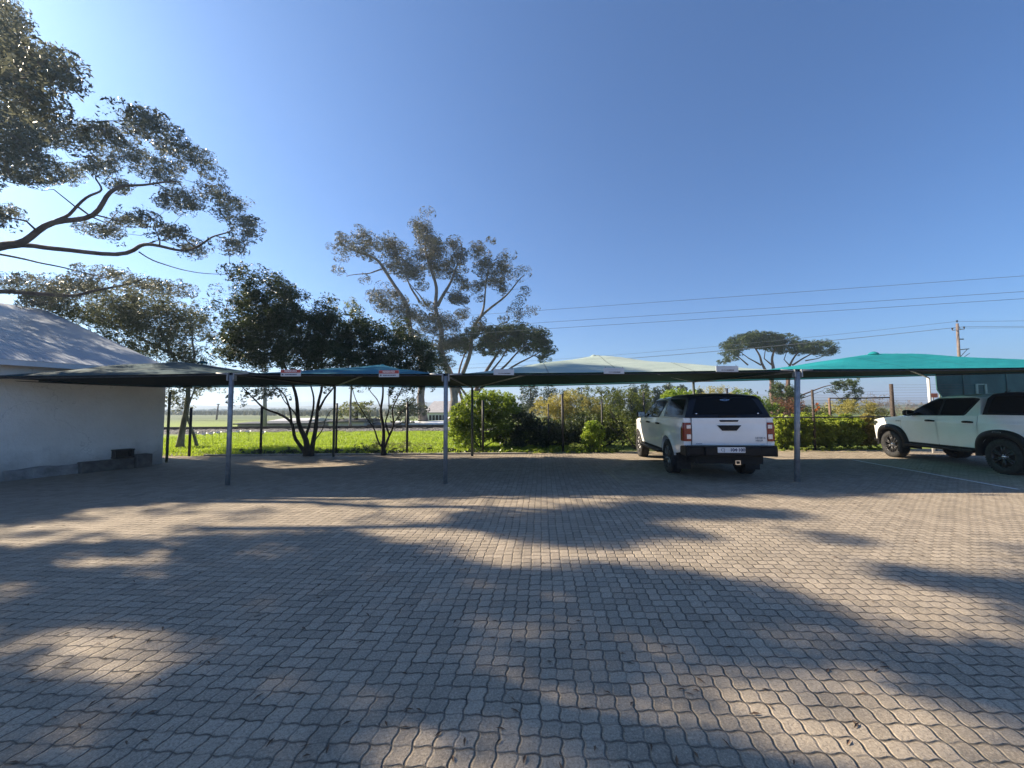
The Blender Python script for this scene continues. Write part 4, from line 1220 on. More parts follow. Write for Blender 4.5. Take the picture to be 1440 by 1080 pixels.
Z = 14.5
shrub([(866,566,18,12),(884,560,16,14),(880,584,16,16),(896,575,10,20),(905,560,12,10),(855,552,16,7),(890,604,12,12),(912,580,10,16)], Z, 0.6, .24, 130, .065, .024, M['leaf_mid'],
      'loose grey green shrub with long leaning stems, left of the parked pickup', name='tall_shrub', dens=1.1,
      stems=[([(at(893, 633, Z).x, Z, 0)] + P_([(880, 612), (866, 590), (850, 562), (840, 548)], Z), .028, .01), ([(at(893, 633, Z).x + .05, Z, 0)] + P_([(891, 600), (888, 570), (884, 550)], Z), .022, .008),
             ([(at(875, 633, Z).x + .05, Z, 0)] + P_([(872, 615), (860, 600), (852, 588)], Z), .018, .006)])
for cx, Y, lb in ((1098, 14.4, 'leafy hedge bush immediately right of the tail light of the pickup'), (1129, 14.3, 'leafy hedge bush right behind the front carport post'),
                  (1160, 14.3, 'leafy hedge bush below the weathered gate upright'), (1190, 14.25, 'leafy hedge bush between the gate frame and the bonnet of the right pickup'),
                  (1219, 14.2, 'yellower leafy hedge bush touching the nose of the right hand pickup')):
    shrub([(cx, 600, 17, 12), (cx, 615, 17, 13), (cx + 6, 608, 14, 14), (cx - 7, 594, 11, 7), (cx + 6, 593, 10, 6)], Y, 0.5, .19, 150, .095, .05,
          M['leaf_hedge'] if cx < 1200 else M['leaf_yellow'], lb, dens=1.9, name='hedge_bush', group='hedge bushes along the sandy verge', droop=-.1)
shrub([(1105,570,16,12),(1119,577,10,12),(1098,582,12,8)], 17.5, 0.7, .25, 130, .06, .02, M['leaf_red'], 'rusty red twiggy bush above the hedge beside the carport post')
shrub([(1145,580,16,8),(1135,585,14,8)], 17.0, 0.6, .24, 200, .07, .03, M['leaf_mid'], 'dark green bush with orange flowers behind the brown fence post')
fo = MB()
for px_, py_ in ((1149, 569), (1151, 574), (1148, 577)):
    p = at(px_, py_, 16.5)
    for k in range(6):
        a_ = k * PI / 3; fo.prism([(0, 0), (.06, .03), (.10, 0), (.06, -.03)], Matrix.Translation(p) @ Matrix.Rotation(a_, 4, 'Y') @ Matrix.Rotation(R(60), 4, 'X'), .004)
fo.build('flowers', simple('orange_petal', (0.75, 0.20, 0.03), 0.5), bpy.data.objects[[o.name for o in C.objects if o.name.startswith('shrub') and o.get('label', '').startswith('dark green bush with orange')][0]], local=False)
shrub([(1180,576,20,8),(1205,572,18,8),(1220,580,16,8)], 18.0, 0.8, .26, 190, .06, .03, M['leaf_yellow'], 'sunlit yellow shrub showing between the gate frame posts')
shrub([(1235,566,14,10),(1262,578,24,12),(1290,580,20,12),(1215,560,10,6)], 19.0, 0.8, .28, 90, .07, .012, M['leaf_dry'], 'dry reddish leafless brush above the bonnet of the right pickup')
shrub([(952,556,14,7),(966,560,12,9),(938,562,9,7)], 18.5, 0.7, .28, 230, .08, .04, M['leaf_bright'], 'bright green bush showing over the cab of the parked pickup')
shrub([(1064,564,16,10),(1078,580,13,16),(1042,560,16,7),(1085,600,10,16)], 17.2, 0.8, .26, 200, .07, .035, M['leaf_green'], 'green bush behind the rear corner of the black pickup canopy')
shrub([(1005,550,16,7),(1022,553,14,6),(985,556,10,5)], 19.5, 0.7, .3, 150, .06, .025, M['leaf_yellow'], 'pale yellow green bush above the black pickup canopy')
shrub([(918,585,12,20),(905,598,10,16)], 16.6, 0.6, .25, 170, .07, .03, M['leaf_dark'], 'dark bush behind the wing mirror of the parked pickup')

# low plants at the foot of the fence
def cover(name, x0, x1, y0, y1, n, r, mat, label, L=.07, W=.035, per=60):
    cl = [(random.uniform(x0, x1), random.uniform(y0, y1), random.uniform(0.02, r * .7)) for _ in range(n)]
    o = leaves(name, cl, [r * random.uniform(.5, 1.2) for _ in cl], per, L, W, mat, None, flat=.7, droop=-.4, spread=.5)
    return tag(o, label, 'ground cover', kind='stuff')
def leaves_free(): pass
cover('ground_cover', -9.2, -0.5, 13.35, 13.9, 90, .17, M['leaf_dark'], 'dark weeds growing along the kerb under the two evergreens')
cover('ground_cover', -0.4, 3.9, 13.35, 14.0, 90, .15, M['leaf_green'], 'low green weeds on the sandy earth in front of the dark bush')
cover('ground_cover', -5.6, -3.2, 14.0, 15.2, 26, .30, M['leaf_olive'], 'tangle of dry green weeds behind the post between the evergreens', L=.12, W=.02)
def undergrowth():
    cl = []
    for _ in range(900):
        x, y = random.uniform(-.6, 17), random.uniform(15.0, 21)
        cl.append((x, y, random.uniform(0.02, .75)))
    o = leaves('undergrowth', cl, [.36 * random.uniform(.6, 1.2) for _ in cl], 70, .11, .05, M['leaf_mid'], None, flat=.8, droop=-.2, spread=.5)
    tag(o, 'dark tangled undergrowth filling the ground behind the hedge', 'undergrowth', kind='stuff')
undergrowth()
cover('ground_cover', 4.4, 13.0, 13.5, 13.9, 60, .10, M['leaf_hedge'], 'small weeds at the foot of the right hand hedge')
def lily(px_, py_, lab):
    p = G(px_, py_); root = empty('arum_lily', (p.x, p.y, 0), label=lab, cat='flower', group='white lilies in the grass')
    a_ = random.uniform(0, 6)
    mb = MB(); mb.tube([(0, 0, 0), (.03 * math.cos(a_), .03 * math.sin(a_), .25), (.05 * math.cos(a_), .05 * math.sin(a_), .42)], .008, 6); mb.build('stalk', M['leaf_green'], root)
    mb = MB(); Mt = Matrix.Translation((.05 * math.cos(a_), .05 * math.sin(a_), .42)) @ Matrix.Rotation(R(25), 4, 'X')
    mb.lathe([(.01, 0), (.03, .05), (.07, .10), (.11, .125)], 10, Mt); mb.build('petal', M['white_plastic'], root)
for q, (px_, py_, lb) in enumerate([(277, 625, 'white arum lily nearest the leaning trunk behind the wall corner'), (288, 627, 'white arum lily just right of the thin fence post'), (300, 626, 'white arum lily beside the small dark weed in the grass'),
      (310, 624, 'white arum lily halfway to the front carport post'), (334, 622, 'white arum lily close behind the front carport post'), (349, 622, 'white arum lily left of the taller fence post'), (372, 624, 'white arum lily right of the taller fence post')]):
    lily(px_, py_, lb)

# ================================================================== far trees behind the hedge and beyond the railway
def far_tree(cx, top, w_, Z, mat, label, kind='round', base_py=598):
    b = at(cx, base_py, Z); tp = at(cx, top, Z); h_ = tp.z
    if kind == 'cone':
        cl = [(b.x + random.gauss(0, .5) * w_ / FPX * Z * .5 * (1 - t_), Z + random.gauss(0, .5) * w_ / FPX * Z * .5 * (1 - t_), h_ * (0.12 + .86 * t_)) for t_ in [random.random() ** 1.1 for _ in range(60)]]
    else:
        ry = (base_py - top) * .33
        cl = clumps_from([(cx, top + ry, w_ / 2, ry), (cx - w_ * .2, top + ry * 1.5, w_ * .35, ry), (cx + w_ * .22, top + ry * 1.5, w_ * .35, ry)], Z, w_ / 2 / FPX * Z, .7, 1.3)
    return make_tree('conifer' if kind == 'cone' else 'broadleaf_tree', (b.x, Z, 0), [([(b.x, Z, 0), (b.x + .1, Z, h_ * .5), (b.x, Z, h_ * .93)], .2, .04)], cl, .75, 85, .26, .10, mat, M['bark_dark'], label,
                     group='trees far behind the hedge', step=1.2, twig=.03, jit=.2, spread=.5, maxr=6)
D, O_, Md = M['leaf_dark'], M['leaf_olive'], M['leaf_mid']
far_tree(746, 540, 30, 52, D, 'dark round tree low behind the umbrella pine')
far_tree(772, 541, 24, 55, D, 'second dark round tree from the umbrella pine')
far_tree(795, 549, 14, 60, D, 'narrow dark conifer above the middle fence post', 'cone')
far_tree(818, 541, 26, 46, O_, 'pale olive tree above the yellow shrub')
far_tree(846, 546, 20, 50, O_, 'small olive tree left of the row of conifers')
for cx, tp, lb in ((868, 548, 'shortest conifer at the left end of the row'), (893, 545, 'conifer second in the row from the left'), (908, 541, 'pointed conifer standing above the wing mirror'), (926, 545, 'conifer right of the pointed one'),
                   (942, 543, 'slender conifer over the cab of the parked pickup'), (960, 546, 'conifer just left of the rear carport post'), (984, 548, 'last conifer at the right end of the row')):
    far_tree(cx, tp, 15, 55, D, lb, 'cone')
far_tree(1100, 540, 36, 62, Md, 'green tree between the two farther umbrella pine trunks')
far_tree(1052, 548, 26, 60, D, 'dark tree low behind the black pickup canopy')
far_tree(500, 562, 44, 34, O_, 'pale olive tree beyond the railway between the two evergreens', base_py=601)
far_tree(572, 556, 42, 36, D, 'dark bushy tree beyond the railway left of the thick gum trunk', base_py=601)
far_tree(528, 585, 22, 40, D, 'low dark bush beside the station shelter', base_py=600)

# ================================================================== far buildings
def shed(name, px0, px1, py_top, py_roof, Z, depth, wallm, roofm, label, base_py=601, slope=0.4, openf=False):
    a, b = at(px0, py_roof, Z), at(px1, py_roof, Z); zt = at(px0, py_top, Z).z
    root = empty(name, ((a.x + b.x) / 2, Z, 0), label=label, cat='building', group='low buildings beyond the railway')
    zr = a.z; mb = MB()
    if openf:
        for t_ in np.linspace(0, 1, 5):
            pm = MB(); pm.box((a.x + (b.x - a.x) * t_, Z + .1, zr / 2), (.12, .12, zr)); pm.build('post', wallm, root, local=False)
        mb.box(((a.x + b.x) / 2, Z + depth, zr / 2), (b.x - a.x, .1, zr))
    else:
        mb.box(((a.x + b.x) / 2, Z + depth / 2, zr / 2), (b.x - a.x, depth, zr))
    mb.build('wall', wallm, root, local=False)
    rf_ = MB(); o_ = .25
    x0, x1 = a.x - o_, b.x + o_
    rf_.add([(x0, Z - o_, zr + .003), (x1, Z - o_, zr + .003), (x1, Z + depth / 2, zt + slope), (x0, Z + depth / 2, zt + slope), (x1, Z + depth + o_, zr + .003), (x0, Z + depth + o_, zr + .003),
             (x0, Z - o_, zr - .1), (x1, Z - o_, zr - .1), (x1, Z + depth + o_, zr - .1), (x0, Z + depth + o_, zr - .1)],
            [(0, 1, 2, 3), (3, 2, 4, 5), (6, 7, 1, 0), (1, 7, 8, 4, 2), (0, 3, 5, 9, 6), (4, 8, 9, 5), (6, 9, 8, 7)])
    rf_.build('roof', roofm, root, local=False)
    return root
GW = simple('grey_render', (0.33, 0.32, 0.33), 0.9, 0, 0.15, 2); LW = simple('pale_render', (0.50, 0.50, 0.52), 0.9, 0, 0.1, 2)
DR = simple('dark_roof', (0.06, 0.06, 0.065), 0.7, 0, 0.2, 2); WR = simple('white_roof', (0.75, 0.76, 0.78), 0.5, 0, 0.1, 2)
shed('platform_building', 334, 432, 594.5, 595.5, 34, 5, GW, DR, 'long low grey platform building left of the round evergreen', slope=.02)
shed('flat_building', 381, 430, 589.5, 592, 44, 6, LW, LW, 'pale flat block rising behind the long grey platform building', slope=.05)
shed('station_shelter', 462, 512, 589.5, 592.5, 33, 4, LW, DR, 'small pale shelter with a dark flat roof between the evergreens', slope=.02)
shed('platform_building', 512, 552, 595.5, 597, 34, 4, GW, DR, 'low grey wall building right of the small shelter', slope=.02)
shed('carport_shed', 550, 628, 593.5, 596, 36, 5, DR, WR, 'open shed with a bright white roof edge behind the thick gum trunk', slope=.02, openf=True)
sh = shed('warehouse', 598, 650, 566, 580, 52, 14, WR, GW, 'white warehouse with a pale pitched roof glimpsed between the gum trunks', slope=.3)
wn_ = MB()
a = at(603, 585, 52); b = at(645, 592, 52)
for t_ in np.linspace(0.05, .95, 9): wn_.box((a.x + (b.x - a.x) * t_, 51.97, (a.z + b.z) / 2), (.30, .06, .9))
wn_.build('window', M['glass'], sh, local=False)

# ================================================================== poles and wires
def wire(name, A_, B_, sag, r, label, group, n=24):
    mb = MB(); A_, B_ = Vector(A_), Vector(B_)
    mb.tube([A_.lerp(B_, t / n) - Vector((0, 0, sag * 4 * (t / n) * (1 - t / n))) for t in range(n + 1)], r, 5, cap=False)
    return tag(mb.build(name, M['cable']), label, 'overhead wire', group)
Zp = 45.0
pt = at(1346, 455, Zp); pw_ = simple('pole_wood', (0.16, 0.12, 0.10), 0.85, 0, 0.3, 2)
def power_pole(loc, h, label, lean=0):
    root = empty('power_pole', loc, label=label, cat='power pole', group='wooden power poles')
    x, y, _ = loc
    mb = MB(); mb.tube([(x - lean, y, 0), (x, y, h)], [0.17, 0.12], 12); mb.build('pole', pw_, root, local=False)
    for dx, dz_, nm in ((0, 0.12, 'insulator'), (-.62, -.78, 'insulator'), (.78, -.62, 'insulator')):
        mb = MB(); mb.lathe([(0, .16), (.07, .13), (.10, .08), (.06, .06), (.10, .02), (.06, 0), (.03, -.12)], 12, Matrix.Translation((x + dx, y, h + dz_ + .12))); mb.build(nm, M['ink'], root, local=False)
    mb = MB(); mb.tube([(x - .65, y, h - .80), (x + .8, y, h - .66)], .04, 8); mb.tube([(x + .05, y, h), (x + .33, y, h - .72)], .03, 6); mb.build('crossarm', pw_, root, local=False)
    mb = MB(); mb.box((x + .35, y, h - 1.85), (.5, .12, .12), bev=.02); mb.build('bracket', M['dark_steel'], root, local=False)
    mb = MB(); mb.tube([(x, y, h - 3.1), (x + 1.15, y, h - 3.0)], .05, 6); mb.tube([(x + .1, y, h - 3.9), (x + .95, y, h - 3.05)], .03, 6); mb.tube([(x + .45, y, h - 4.0), (x + 1.2, y, h - 3.5)], .03, 6)
    mb.build('stay_arm', M['dark_steel'], root, local=False)
    return root
h_ = pt.z
power_pole((pt.x, Zp, 0), h_, 'wooden power pole with dark insulators rising above the turquoise net', .25)
Lp = Vector((-58, 92, 0)); Rp = Vector((100, 27, 0))
for dx, dz_, nm in ((0, .26, 'topmost thin wire through the tip of the power pole'), (-.62, -.52, 'thin wire on the left insulator of the power pole'), (.78, -.36, 'thin wire on the right insulator of the power pole')):
    mid = Vector((pt.x + dx, Zp, h_ + dz_))
    mb = MB()
    for E in (Lp, Rp):
        B_ = Vector((E.x + dx, E.y, h_ + dz_ + (0.2 if E is Lp else -.6))); L2 = (B_ - mid).length
        mb.tube([mid.lerp(B_, t / 30) - Vector((0, 0, (.9 if E is Rp else 1.9) * 4 * (t / 30) * (1 - t / 30))) for t in range(31)], .018, 5, cap=False)
    tag(mb.build('power_line', M['cable']), nm, 'overhead wire', 'thin wires on the far poles')
for pa, pb, nm in (((750, 437), (1440, 388.5), 'highest of the three long overhead wires rising to the right'), ((770, 453), (1440, 410.5), 'middle one of the three long overhead wires rising to the right'),
                   ((700, 466.5), (1440, 420.5), 'lowest of the three long overhead wires rising to the right')):
    a, b = at(pa[0], pa[1], 29.6), at(pb[0], pb[1], 22.4)
    d = (b - a); A_ = a - d * 1.9; B_ = b + d * .5
    mb = MB(); mb.tube([A_ + (B_ - A_) * (t / 40) + Vector((0, 0, .35 * ((t / 40 - .55) ** 2 - .02))) for t in range(41)], .012, 5, cap=False)
    tag(mb.build('power_line', M['cable']), nm, 'overhead wire', 'three long overhead wires')
def lamp_pole(px_, py0, py1, Z, r, mat, label, lean=0):
    a = at(px_, py0, Z); b = at(px_ + lean, py1, Z)
    root = empty('utility_pole', (a.x, Z, 0), label=label, cat='pole')
    mb = MB(); mb.tube([(a.x, Z, 0), b], [r, r * .7], 10); mb.build('pole', mat, root, local=False)
    mb = MB(); mb.box((b.x, Z, b.z - .05), (.5, .1, .12), bev=.02); mb.build('crossarm', mat, root, local=False)
lamp_pole(372.5, 600, 520, 33, .17, simple('concrete_pole', (0.25, 0.25, 0.26), 0.9, 0, .2, 3), 'grey concrete pole behind the taller fence post')
lamp_pole(304, 600, 568, 62, .13, pw_, 'short thin leaning pole in the far field', 3)

# ================================================================== green screen behind the right-hand pickup
Yh = 13.4
A0, A1, A2 = at(1316, 528, Yh), at(1318, 548, Yh), at(1324, 557, Yh)
hut = empty('side_screen', (A0.x + 2.5, Yh, 0), label='dark green cloth screen with a pale framed patch behind the right pickup', cat='screen')
mb = MB()
mb.prism([(A2.x, A2.z - .25), (A2.x, A2.z), (A1.x, A1.z), (A0.x, 2.75), (A0.x + 6.2, 2.75), (A0.x + 6.2, A2.z - .25)], Matrix.Translation((0, Yh + .03, 0)) @ Matrix.Rotation(R(90), 4, 'X'), .03)
HG = simple('green_screen_cloth', (0.010, 0.075, 0.080), 0.7, 0, 0.35, 1.1, .03, 2.0)
mb.build('cloth', HG, hut, local=False)
a, b = at(1371, 540, Yh), at(1387, 553.5, Yh)
mb = MB(); cx, cz, w2, h2 = (a.x + b.x) / 2, (a.z + b.z) / 2, (b.x - a.x), (a.z - b.z)
for dx in (-.5, .5): mb.box((cx + dx * w2 * .85, Yh - .02, cz), (w2 * .2, .03, h2))
mb.box((cx, Yh - .018, cz + .46 * h2), (w2 * .66, .026, h2 * .12))
mb.build('pale_frame', simple('pale_green_frame', (0.16, 0.30, 0.28), 0.6), hut, local=False)
for xx in (.9, 2.4, 4.2):
    mb = MB(); mb.tube([(A0.x + xx, Yh - .01, A2.z - .25), (A0.x + xx + .03, Yh - .012, 2.75)], .018, 6); mb.build('seam', simple('seam', (0.01, 0.05, 0.055), .6), hut, local=False)
for xx in (.15, 6.1):
    mb = MB(); mb.tube([(A0.x + xx, Yh + .05, 0), (A0.x + xx, Yh + .05, 2.78)], .03, 8); mb.build('upright', M['post_dark'], hut, local=False)
p = at(1313, 556, 13.3)
bx = empty('orange_marker', (p.x, 13.3, 0), label='small orange marker board low behind the bonnet of the right pickup', cat='marker')
mb = MB(); mb.box((p.x, 13.3, p.z), (.26, .03, .14), bev=.01); mb.build('board', simple('orange_paint', (0.70, 0.20, 0.08), .5), bx, local=False)
mb = MB(); mb.tube([(p.x, 13.33, 0), (p.x, 13.33, p.z)], .02, 6); mb.build('stake', M['steel'], bx, local=False)
# ================================================================== pickups (local: x right, y forward, z up; origin on the ground under the rear axle)
ARC_R, ARC_Z, YFR = 0.475, 0.40, 3.085
def belt(y):
    if y <= 0.46: return 1.315
    if y < 2.45: return 1.300 - 0.055 * (y - 0.46) / 2.0
    t = (y - 2.45) / 1.5
    return 1.245 - 0.05 * t - 0.12 * t * t
def plan(y):      # body half-width seen from above
    w_ = 0.915
    if y > 3.1: w_ -= 0.20 * ((y - 3.1) / 0.95) ** 2.2
    if y < -0.6: w_ -= 0.02 * ((-0.6 - y) / 0.6) ** 2
    return w_
def halfw(y, z):
    zz = max(0.0, min(1.0, (z - 0.48) / 0.83))
    prof = -0.045 * (1 - zz) ** 2 + 0.012 * math.sin(PI * zz) - 0.030 * max(0, (zz - 0.62) / 0.38) ** 1.5
    crease = 0.010 * math.exp(-((z - 1.12) / 0.035) ** 2)
    fl = 0
    for yc in (0.0, YFR):
        d = math.hypot(y - yc, z - ARC_Z)
        fl += 0.028 * math.exp(-((d - ARC_R) / 0.09) ** 2) if d > ARC_R else 0.028
    return plan(y) + prof + crease + fl
def bottom(y):
    b_ = 0.50
    for yc in (0.0, YFR):
        if abs(y - yc) < ARC_R:
            b_ = max(b_, ARC_Z + math.sqrt(max(0, ARC_R ** 2 - (y - yc) ** 2)))
    if y < -0.5: b_ = max(b_, 0.52 + 0.10 * (-0.5 - y) / 0.65)
    return b_
def ys(y0, y1, extra=()):
    s_ = set(np.round(np.arange(y0, y1, 0.035), 4)) | {y0, y1}
    for yc in (0.0, YFR):
        for t in np.linspace(0, PI, 25):
            q = yc + ARC_R * math.cos(t)
            if y0 < q < y1: s_.add(round(q, 4))
        for q in (yc - ARC_R - .001, yc + ARC_R + .001):
            if y0 < q < y1: s_.add(round(q, 4))
    return sorted(s_)
def side_patch(mb, s, y0, y1, zb=None, zt=None, off=0.0, nr=18, mi=0):
    rows = []
    Y_ = ys(y0, y1)
    for j in range(nr + 1):
        r_ = []
        for y in Y_:
            b_ = bottom(y) if zb is None else max(zb, bottom(y)); t_ = belt(y) if zt is None else zt
            z = b_ + (t_ - b_) * (j / nr)
            r_.append((s * (halfw(y, z) + off), y, z))
        rows.append(r_)
    mb.grid(rows, mi=mi, flip=(s < 0))
def ghw(z): return 0.872 - (z - 1.25) * 0.40           # greenhouse half-width
def roofz(y):
    P2 = [(0.47, 1.27), (0.60, 1.62), (0.68, 1.745), (0.85, 1.785), (1.15, 1.805), (1.5, 1.80), (1.75, 1.765), (1.95, 1.68), (2.2, 1.525), (2.45, 1.35), (2.60, 1.235)]
    return float(np.interp(y, [p[0] for p in P2], [p[1] for p in P2]))
def loft_top(mb, Y_, zt, hw, zb, crown=0.045, mi=0, nr=8, nc=10, rr=0.05):
    rows = []
    for y in Y_:
        T_ = zt(y); b_ = zb(y)
        row = []
        side = []
        ze = max(b_ + .001, T_ - rr)
        for j in range(nr + 1):
            z = b_ + (ze - b_) * j / nr; side.append((hw(z), z))
        w_ = hw(ze)
        q_ = min(rr, T_ - b_)
        arc = [(w_ - 0.055 * (1 - math.cos(a_)), ze + q_ * 0.75 * math.sin(a_)) for a_ in (R(30), R(60), R(90))]
        wt, z_t = arc[-1]
        cap = [(wt * (1 - k / nc), z_t + crown * (1 - (1 - k / nc) ** 2) * min(1, (T_ - b_) / .2)) for k in range(1, nc + 1)]
        half = side + arc + cap
        row = [(x, y, z) for x, z in half] + [(-x, y, z) for x, z in half[-2::-1]]
        rows.append(row)
    mb.grid(rows, mi=mi)
    return rows

def pickup(name, loc, yaw, label, flares, legend):
    root = empty(name, loc, R(-yaw), label=label, cat='pickup truck', group='white double cab pickups under the carport')
    YB = -1.13
    # ---- body shell
    b = MB(); lips = []
    for s in (1, -1):
        side_patch(b, s, YB, 0.50); side_patch(b, s, 2.68, 3.90)
        side_patch(b, s, 0.50, 2.68, off=-0.02)                     # the pillars and sills behind the doors
        # rolled lip round each wheel opening
        for yc in (0.0, YFR):
            rows = []
            for k in range(5):
                o_ = 0.012 * k
                rows.append([(s * (halfw(yc + ARC_R * math.cos(t), max(.5, ARC_Z + ARC_R * math.sin(t))) - o_ * (1 + k)), yc + (ARC_R - 0.004 * k) * math.cos(t), ARC_Z + (ARC_R - .004 * k) * math.sin(t)) for t in np.linspace(R(8), R(172), 30)])
            lp_ = MB(); lp_.grid(rows, flip=(s > 0)); lips.append(lp_)
    # bonnet and front
    rows = []
    for y in np.linspace(2.42, 3.90, 30):
        e = halfw(y, belt(y)); zb_ = belt(y)
        rows.append([(e * (1 - 2 * k / 24), y, zb_ + 0.055 * (1 - abs(1 - 2 * k / 24) ** 3) * min(1, (3.95 - y) / .25)) for k in range(25)])
    b.grid(rows)
    rows = []
    for j in range(15):
        z = 0.46 + (belt(3.90) - 0.46) * j / 14
        e = halfw(3.90, max(.5, z))
        rows.append([(e * (1 - 2 * k / 24), 3.90 + 0.10 * (1 - abs(1 - 2 * k / 24) ** 2.5) * (0.6 + 0.4 * math.sin(PI * j / 14)), z) for k in range(25)])
    b.grid(rows, flip=True)
    # rear corners beside the tailgate, rails, sill under it
    for s in (1, -1):
        rows = []
        for j in range(15):
            z = 0.70 + (belt(YB) - 0.70) * j / 14
            rows.append([(s * 0.742, YB - .0, z), (s * 0.80, YB - .012, z), (s * 0.86, YB - .008, z), (s * (halfw(YB, z)), YB, z)])
        b.grid(rows, flip=(s > 0))
        b.box((s * .835, -.33, 1.305), (.12, 1.6, .03))
    b.box((0, YB + .03, .72), (1.5, .04, .06))
    bo_ = b.build('body', M['paint'], root)
    for lp_ in lips: lp_.build('wheel_arch_lip', M['black_plastic'] if flares else M['paint'], bo_)
    # ---- doors
    for s in (1, -1):
        for (y0, y1, nm) in ((0.512, 1.542, 'rear_door'), (1.556, 2.668, 'front_door')):
            d = MB(); side_patch(d, s, y0, y1, zb=0.52, off=0.004)
            Y_ = ys(y0, y1)
            do = d.build(nm, M['paint'], root)
            h_ = MB(); yc = y0 + (.20 if nm == 'rear_door' else .17)
            x = halfw(yc, 1.14) + .004
            h_.tube([(s * (x + .004), yc - .13, 1.135), (s * (x + .035), yc - .09, 1.14), (s * (x + .04), yc, 1.142), (s * (x + .035), yc + .09, 1.14), (s * (x + .004), yc + .13, 1.135)], [.018, .024, .026, .024, .018], 8)
            h_.build('handle', M['black_plastic'], do)
    # ---- cab
    c = MB(); loft_top(c, [0.47] + list(np.linspace(.52, .9, 14)) + list(np.linspace(.95, 2.6, 34)), roofz, ghw, lambda y: belt(y) - .03)
    c.build('cab', M['paint'], root)
    def gl_poly(nm, pts, s, off, mat, hw=ghw):
        m2 = MB(); n_ = len(pts)
        f = [(s * (hw(z) + off), y, z) for y, z in pts]; bk = [(s * (hw(z) + off - .012), y, z) for y, z in pts]
        idx = tuple(range(n_))
        m2.add(f + bk, [idx if s < 0 else idx[::-1]] + [(i, (i + 1) % n_, n_ + (i + 1) % n_, n_ + i) for i in range(n_)])
        return m2.build(nm, mat, root)
    def rnd(pts, r=.05, k=4):
        out = []
        n_ = len(pts)
        for i in range(n_):
            p = Vector(pts[i]); a = Vector(pts[i - 1]); c2 = Vector(pts[(i + 1) % n_])
            u = (a - p); v_ = (c2 - p); rr = min(r, u.length * .45, v_.length * .45)
            p0, p1 = p + u.normalized() * rr, p + v_.normalized() * rr
            for t in range(k + 1):
                t /= k; out.append(tuple(p0.lerp(p, t).lerp(p.lerp(p1, t), t)))
        return out
    FR = M['black_plastic']
    for s in (1, -1):
        # black window surround (door frames and pillar), then the panes just proud of it
        gl_poly('window_surround', rnd([(0.86, 1.285), (0.60 + .02, 1.70), (0.80, 1.735), (1.70, 1.735), (1.92, 1.66), (2.26, 1.46), (2.50, 1.268)], .06), s, 0.006, FR)
        gl_poly('side_window', rnd([(0.92, 1.305), (0.70, 1.64), (0.74, 1.70), (1.50, 1.705), (1.50, 1.30)], .05), s, 0.010, M['glass'])
        gl_poly('side_window', rnd([(1.57, 1.30), (1.57, 1.705), (1.69, 1.70), (1.90, 1.63), (2.22, 1.445), (2.40, 1.295)], .04), s, 0.010, M['glass'])
        mr_ = MB(); mb_c = (s * 1.00, 2.30, 1.34)
        bm = bmesh.new(); bmesh.ops.create_icosphere(bm, subdivisions=3, radius=1)
        for v in bm.verts:
            x_, y_, z_ = v.co; v.co = (math.copysign(abs(x_) ** .7, x_) * .125, math.copysign(abs(y_) ** .8, y_) * .075, math.copysign(abs(z_) ** .6, z_) * .088)
        bmesh.ops.translate(bm, vec=mb_c, verts=bm.verts)
        mr_.add([v.co[:] for v in bm.verts], [[v.index for v in f.verts] for f in bm.faces], smooth=True); bm.free()
        mr_.tube([(s * .84, 2.33, 1.27), (s * .93, 2.31, 1.30)], .025, 8)
        mo = mr_.build('wing_mirror', FR, root)
        mg = MB(); mg.box((s * 1.0, 2.222, 1.34), (.18, .006, .13), bev=.002); mg.build('mirror_glass', M['chrome'], mo)
    ws = MB(); rows = []
    for y in np.linspace(1.90, 2.50, 12):
        T_ = roofz(y); w_ = ghw(T_ - .05) - .075
        rows.append([(w_ * (1 - 2 * k / 14), y, T_ - .0125 + .045 * (1 - abs(1 - 2 * k / 14) ** 2) * 1.0 + .004) for k in range(15)])
    ws.grid(rows); ws.build('windscreen', M['glass'], root)
    rg = MB(); rg.box((0, .50, 1.50), (1.1, .02, .30), bev=.03); rg.build('rear_window', M['glass'], root)
    # ---- canopy over the load bed
    def chw(z): return 0.855 - (z - 1.32) * 0.36
    def cz(y): return float(np.interp(y, [-1.14, -1.10, -.98, -.90, -.5, .1, .40, .44], [1.33, 1.42, 1.73, 1.79, 1.835, 1.845, 1.82, 1.74]))
    s_ = MB(); rws = loft_top(s_, sorted(set(list(np.linspace(-1.14, -.86, 12)) + list(np.linspace(-.86, .44, 18)))), cz, chw, lambda y: 1.318, crown=.03, rr=.06)
    s_.add(rws[-1], [tuple(range(len(rws[-1])))]); s_.add(rws[0], [tuple(range(len(rws[0])))[::-1]])
    co = s_.build('load_canopy', M['black_gloss'], root)
    def on_canopy(nm, pts, s, mat):
        n_ = len(pts); m2 = MB(); f = [(s * (chw(z) + .006), y, z) for y, z in pts]; bk = [(s * (chw(z) - .006), y, z) for y, z in pts]
        idx = tuple(range(n_)); m2.add(f + bk, [idx if s < 0 else idx[::-1]] + [(i, (i + 1) % n_, n_ + (i + 1) % n_, n_ + i) for i in range(n_)])
        return m2.build(nm, mat, co)
    for s in (1, -1):
        on_canopy('canopy_side_window', rnd([(-.93, 1.37), (-.80, 1.72), (.30, 1.745), (.34, 1.37)], .05), s, M['glass'])
    # rear glass follows the slope of the canopy's rear face
    yb = lambda z: float(np.interp(z, [1.33, 1.42, 1.73, 1.79], [-1.14, -1.10, -.98, -.90]))
    rw = MB(); rows = []
    for z in np.linspace(1.40, 1.735, 9):
        w_ = .70 - (z - 1.40) * .42; rows.append([(w_ * (1 - 2 * k / 12), yb(z) - .012 - .035 * (1 - abs(1 - 2 * k / 12) ** 2) * 0.4, z) for k in range(13)])
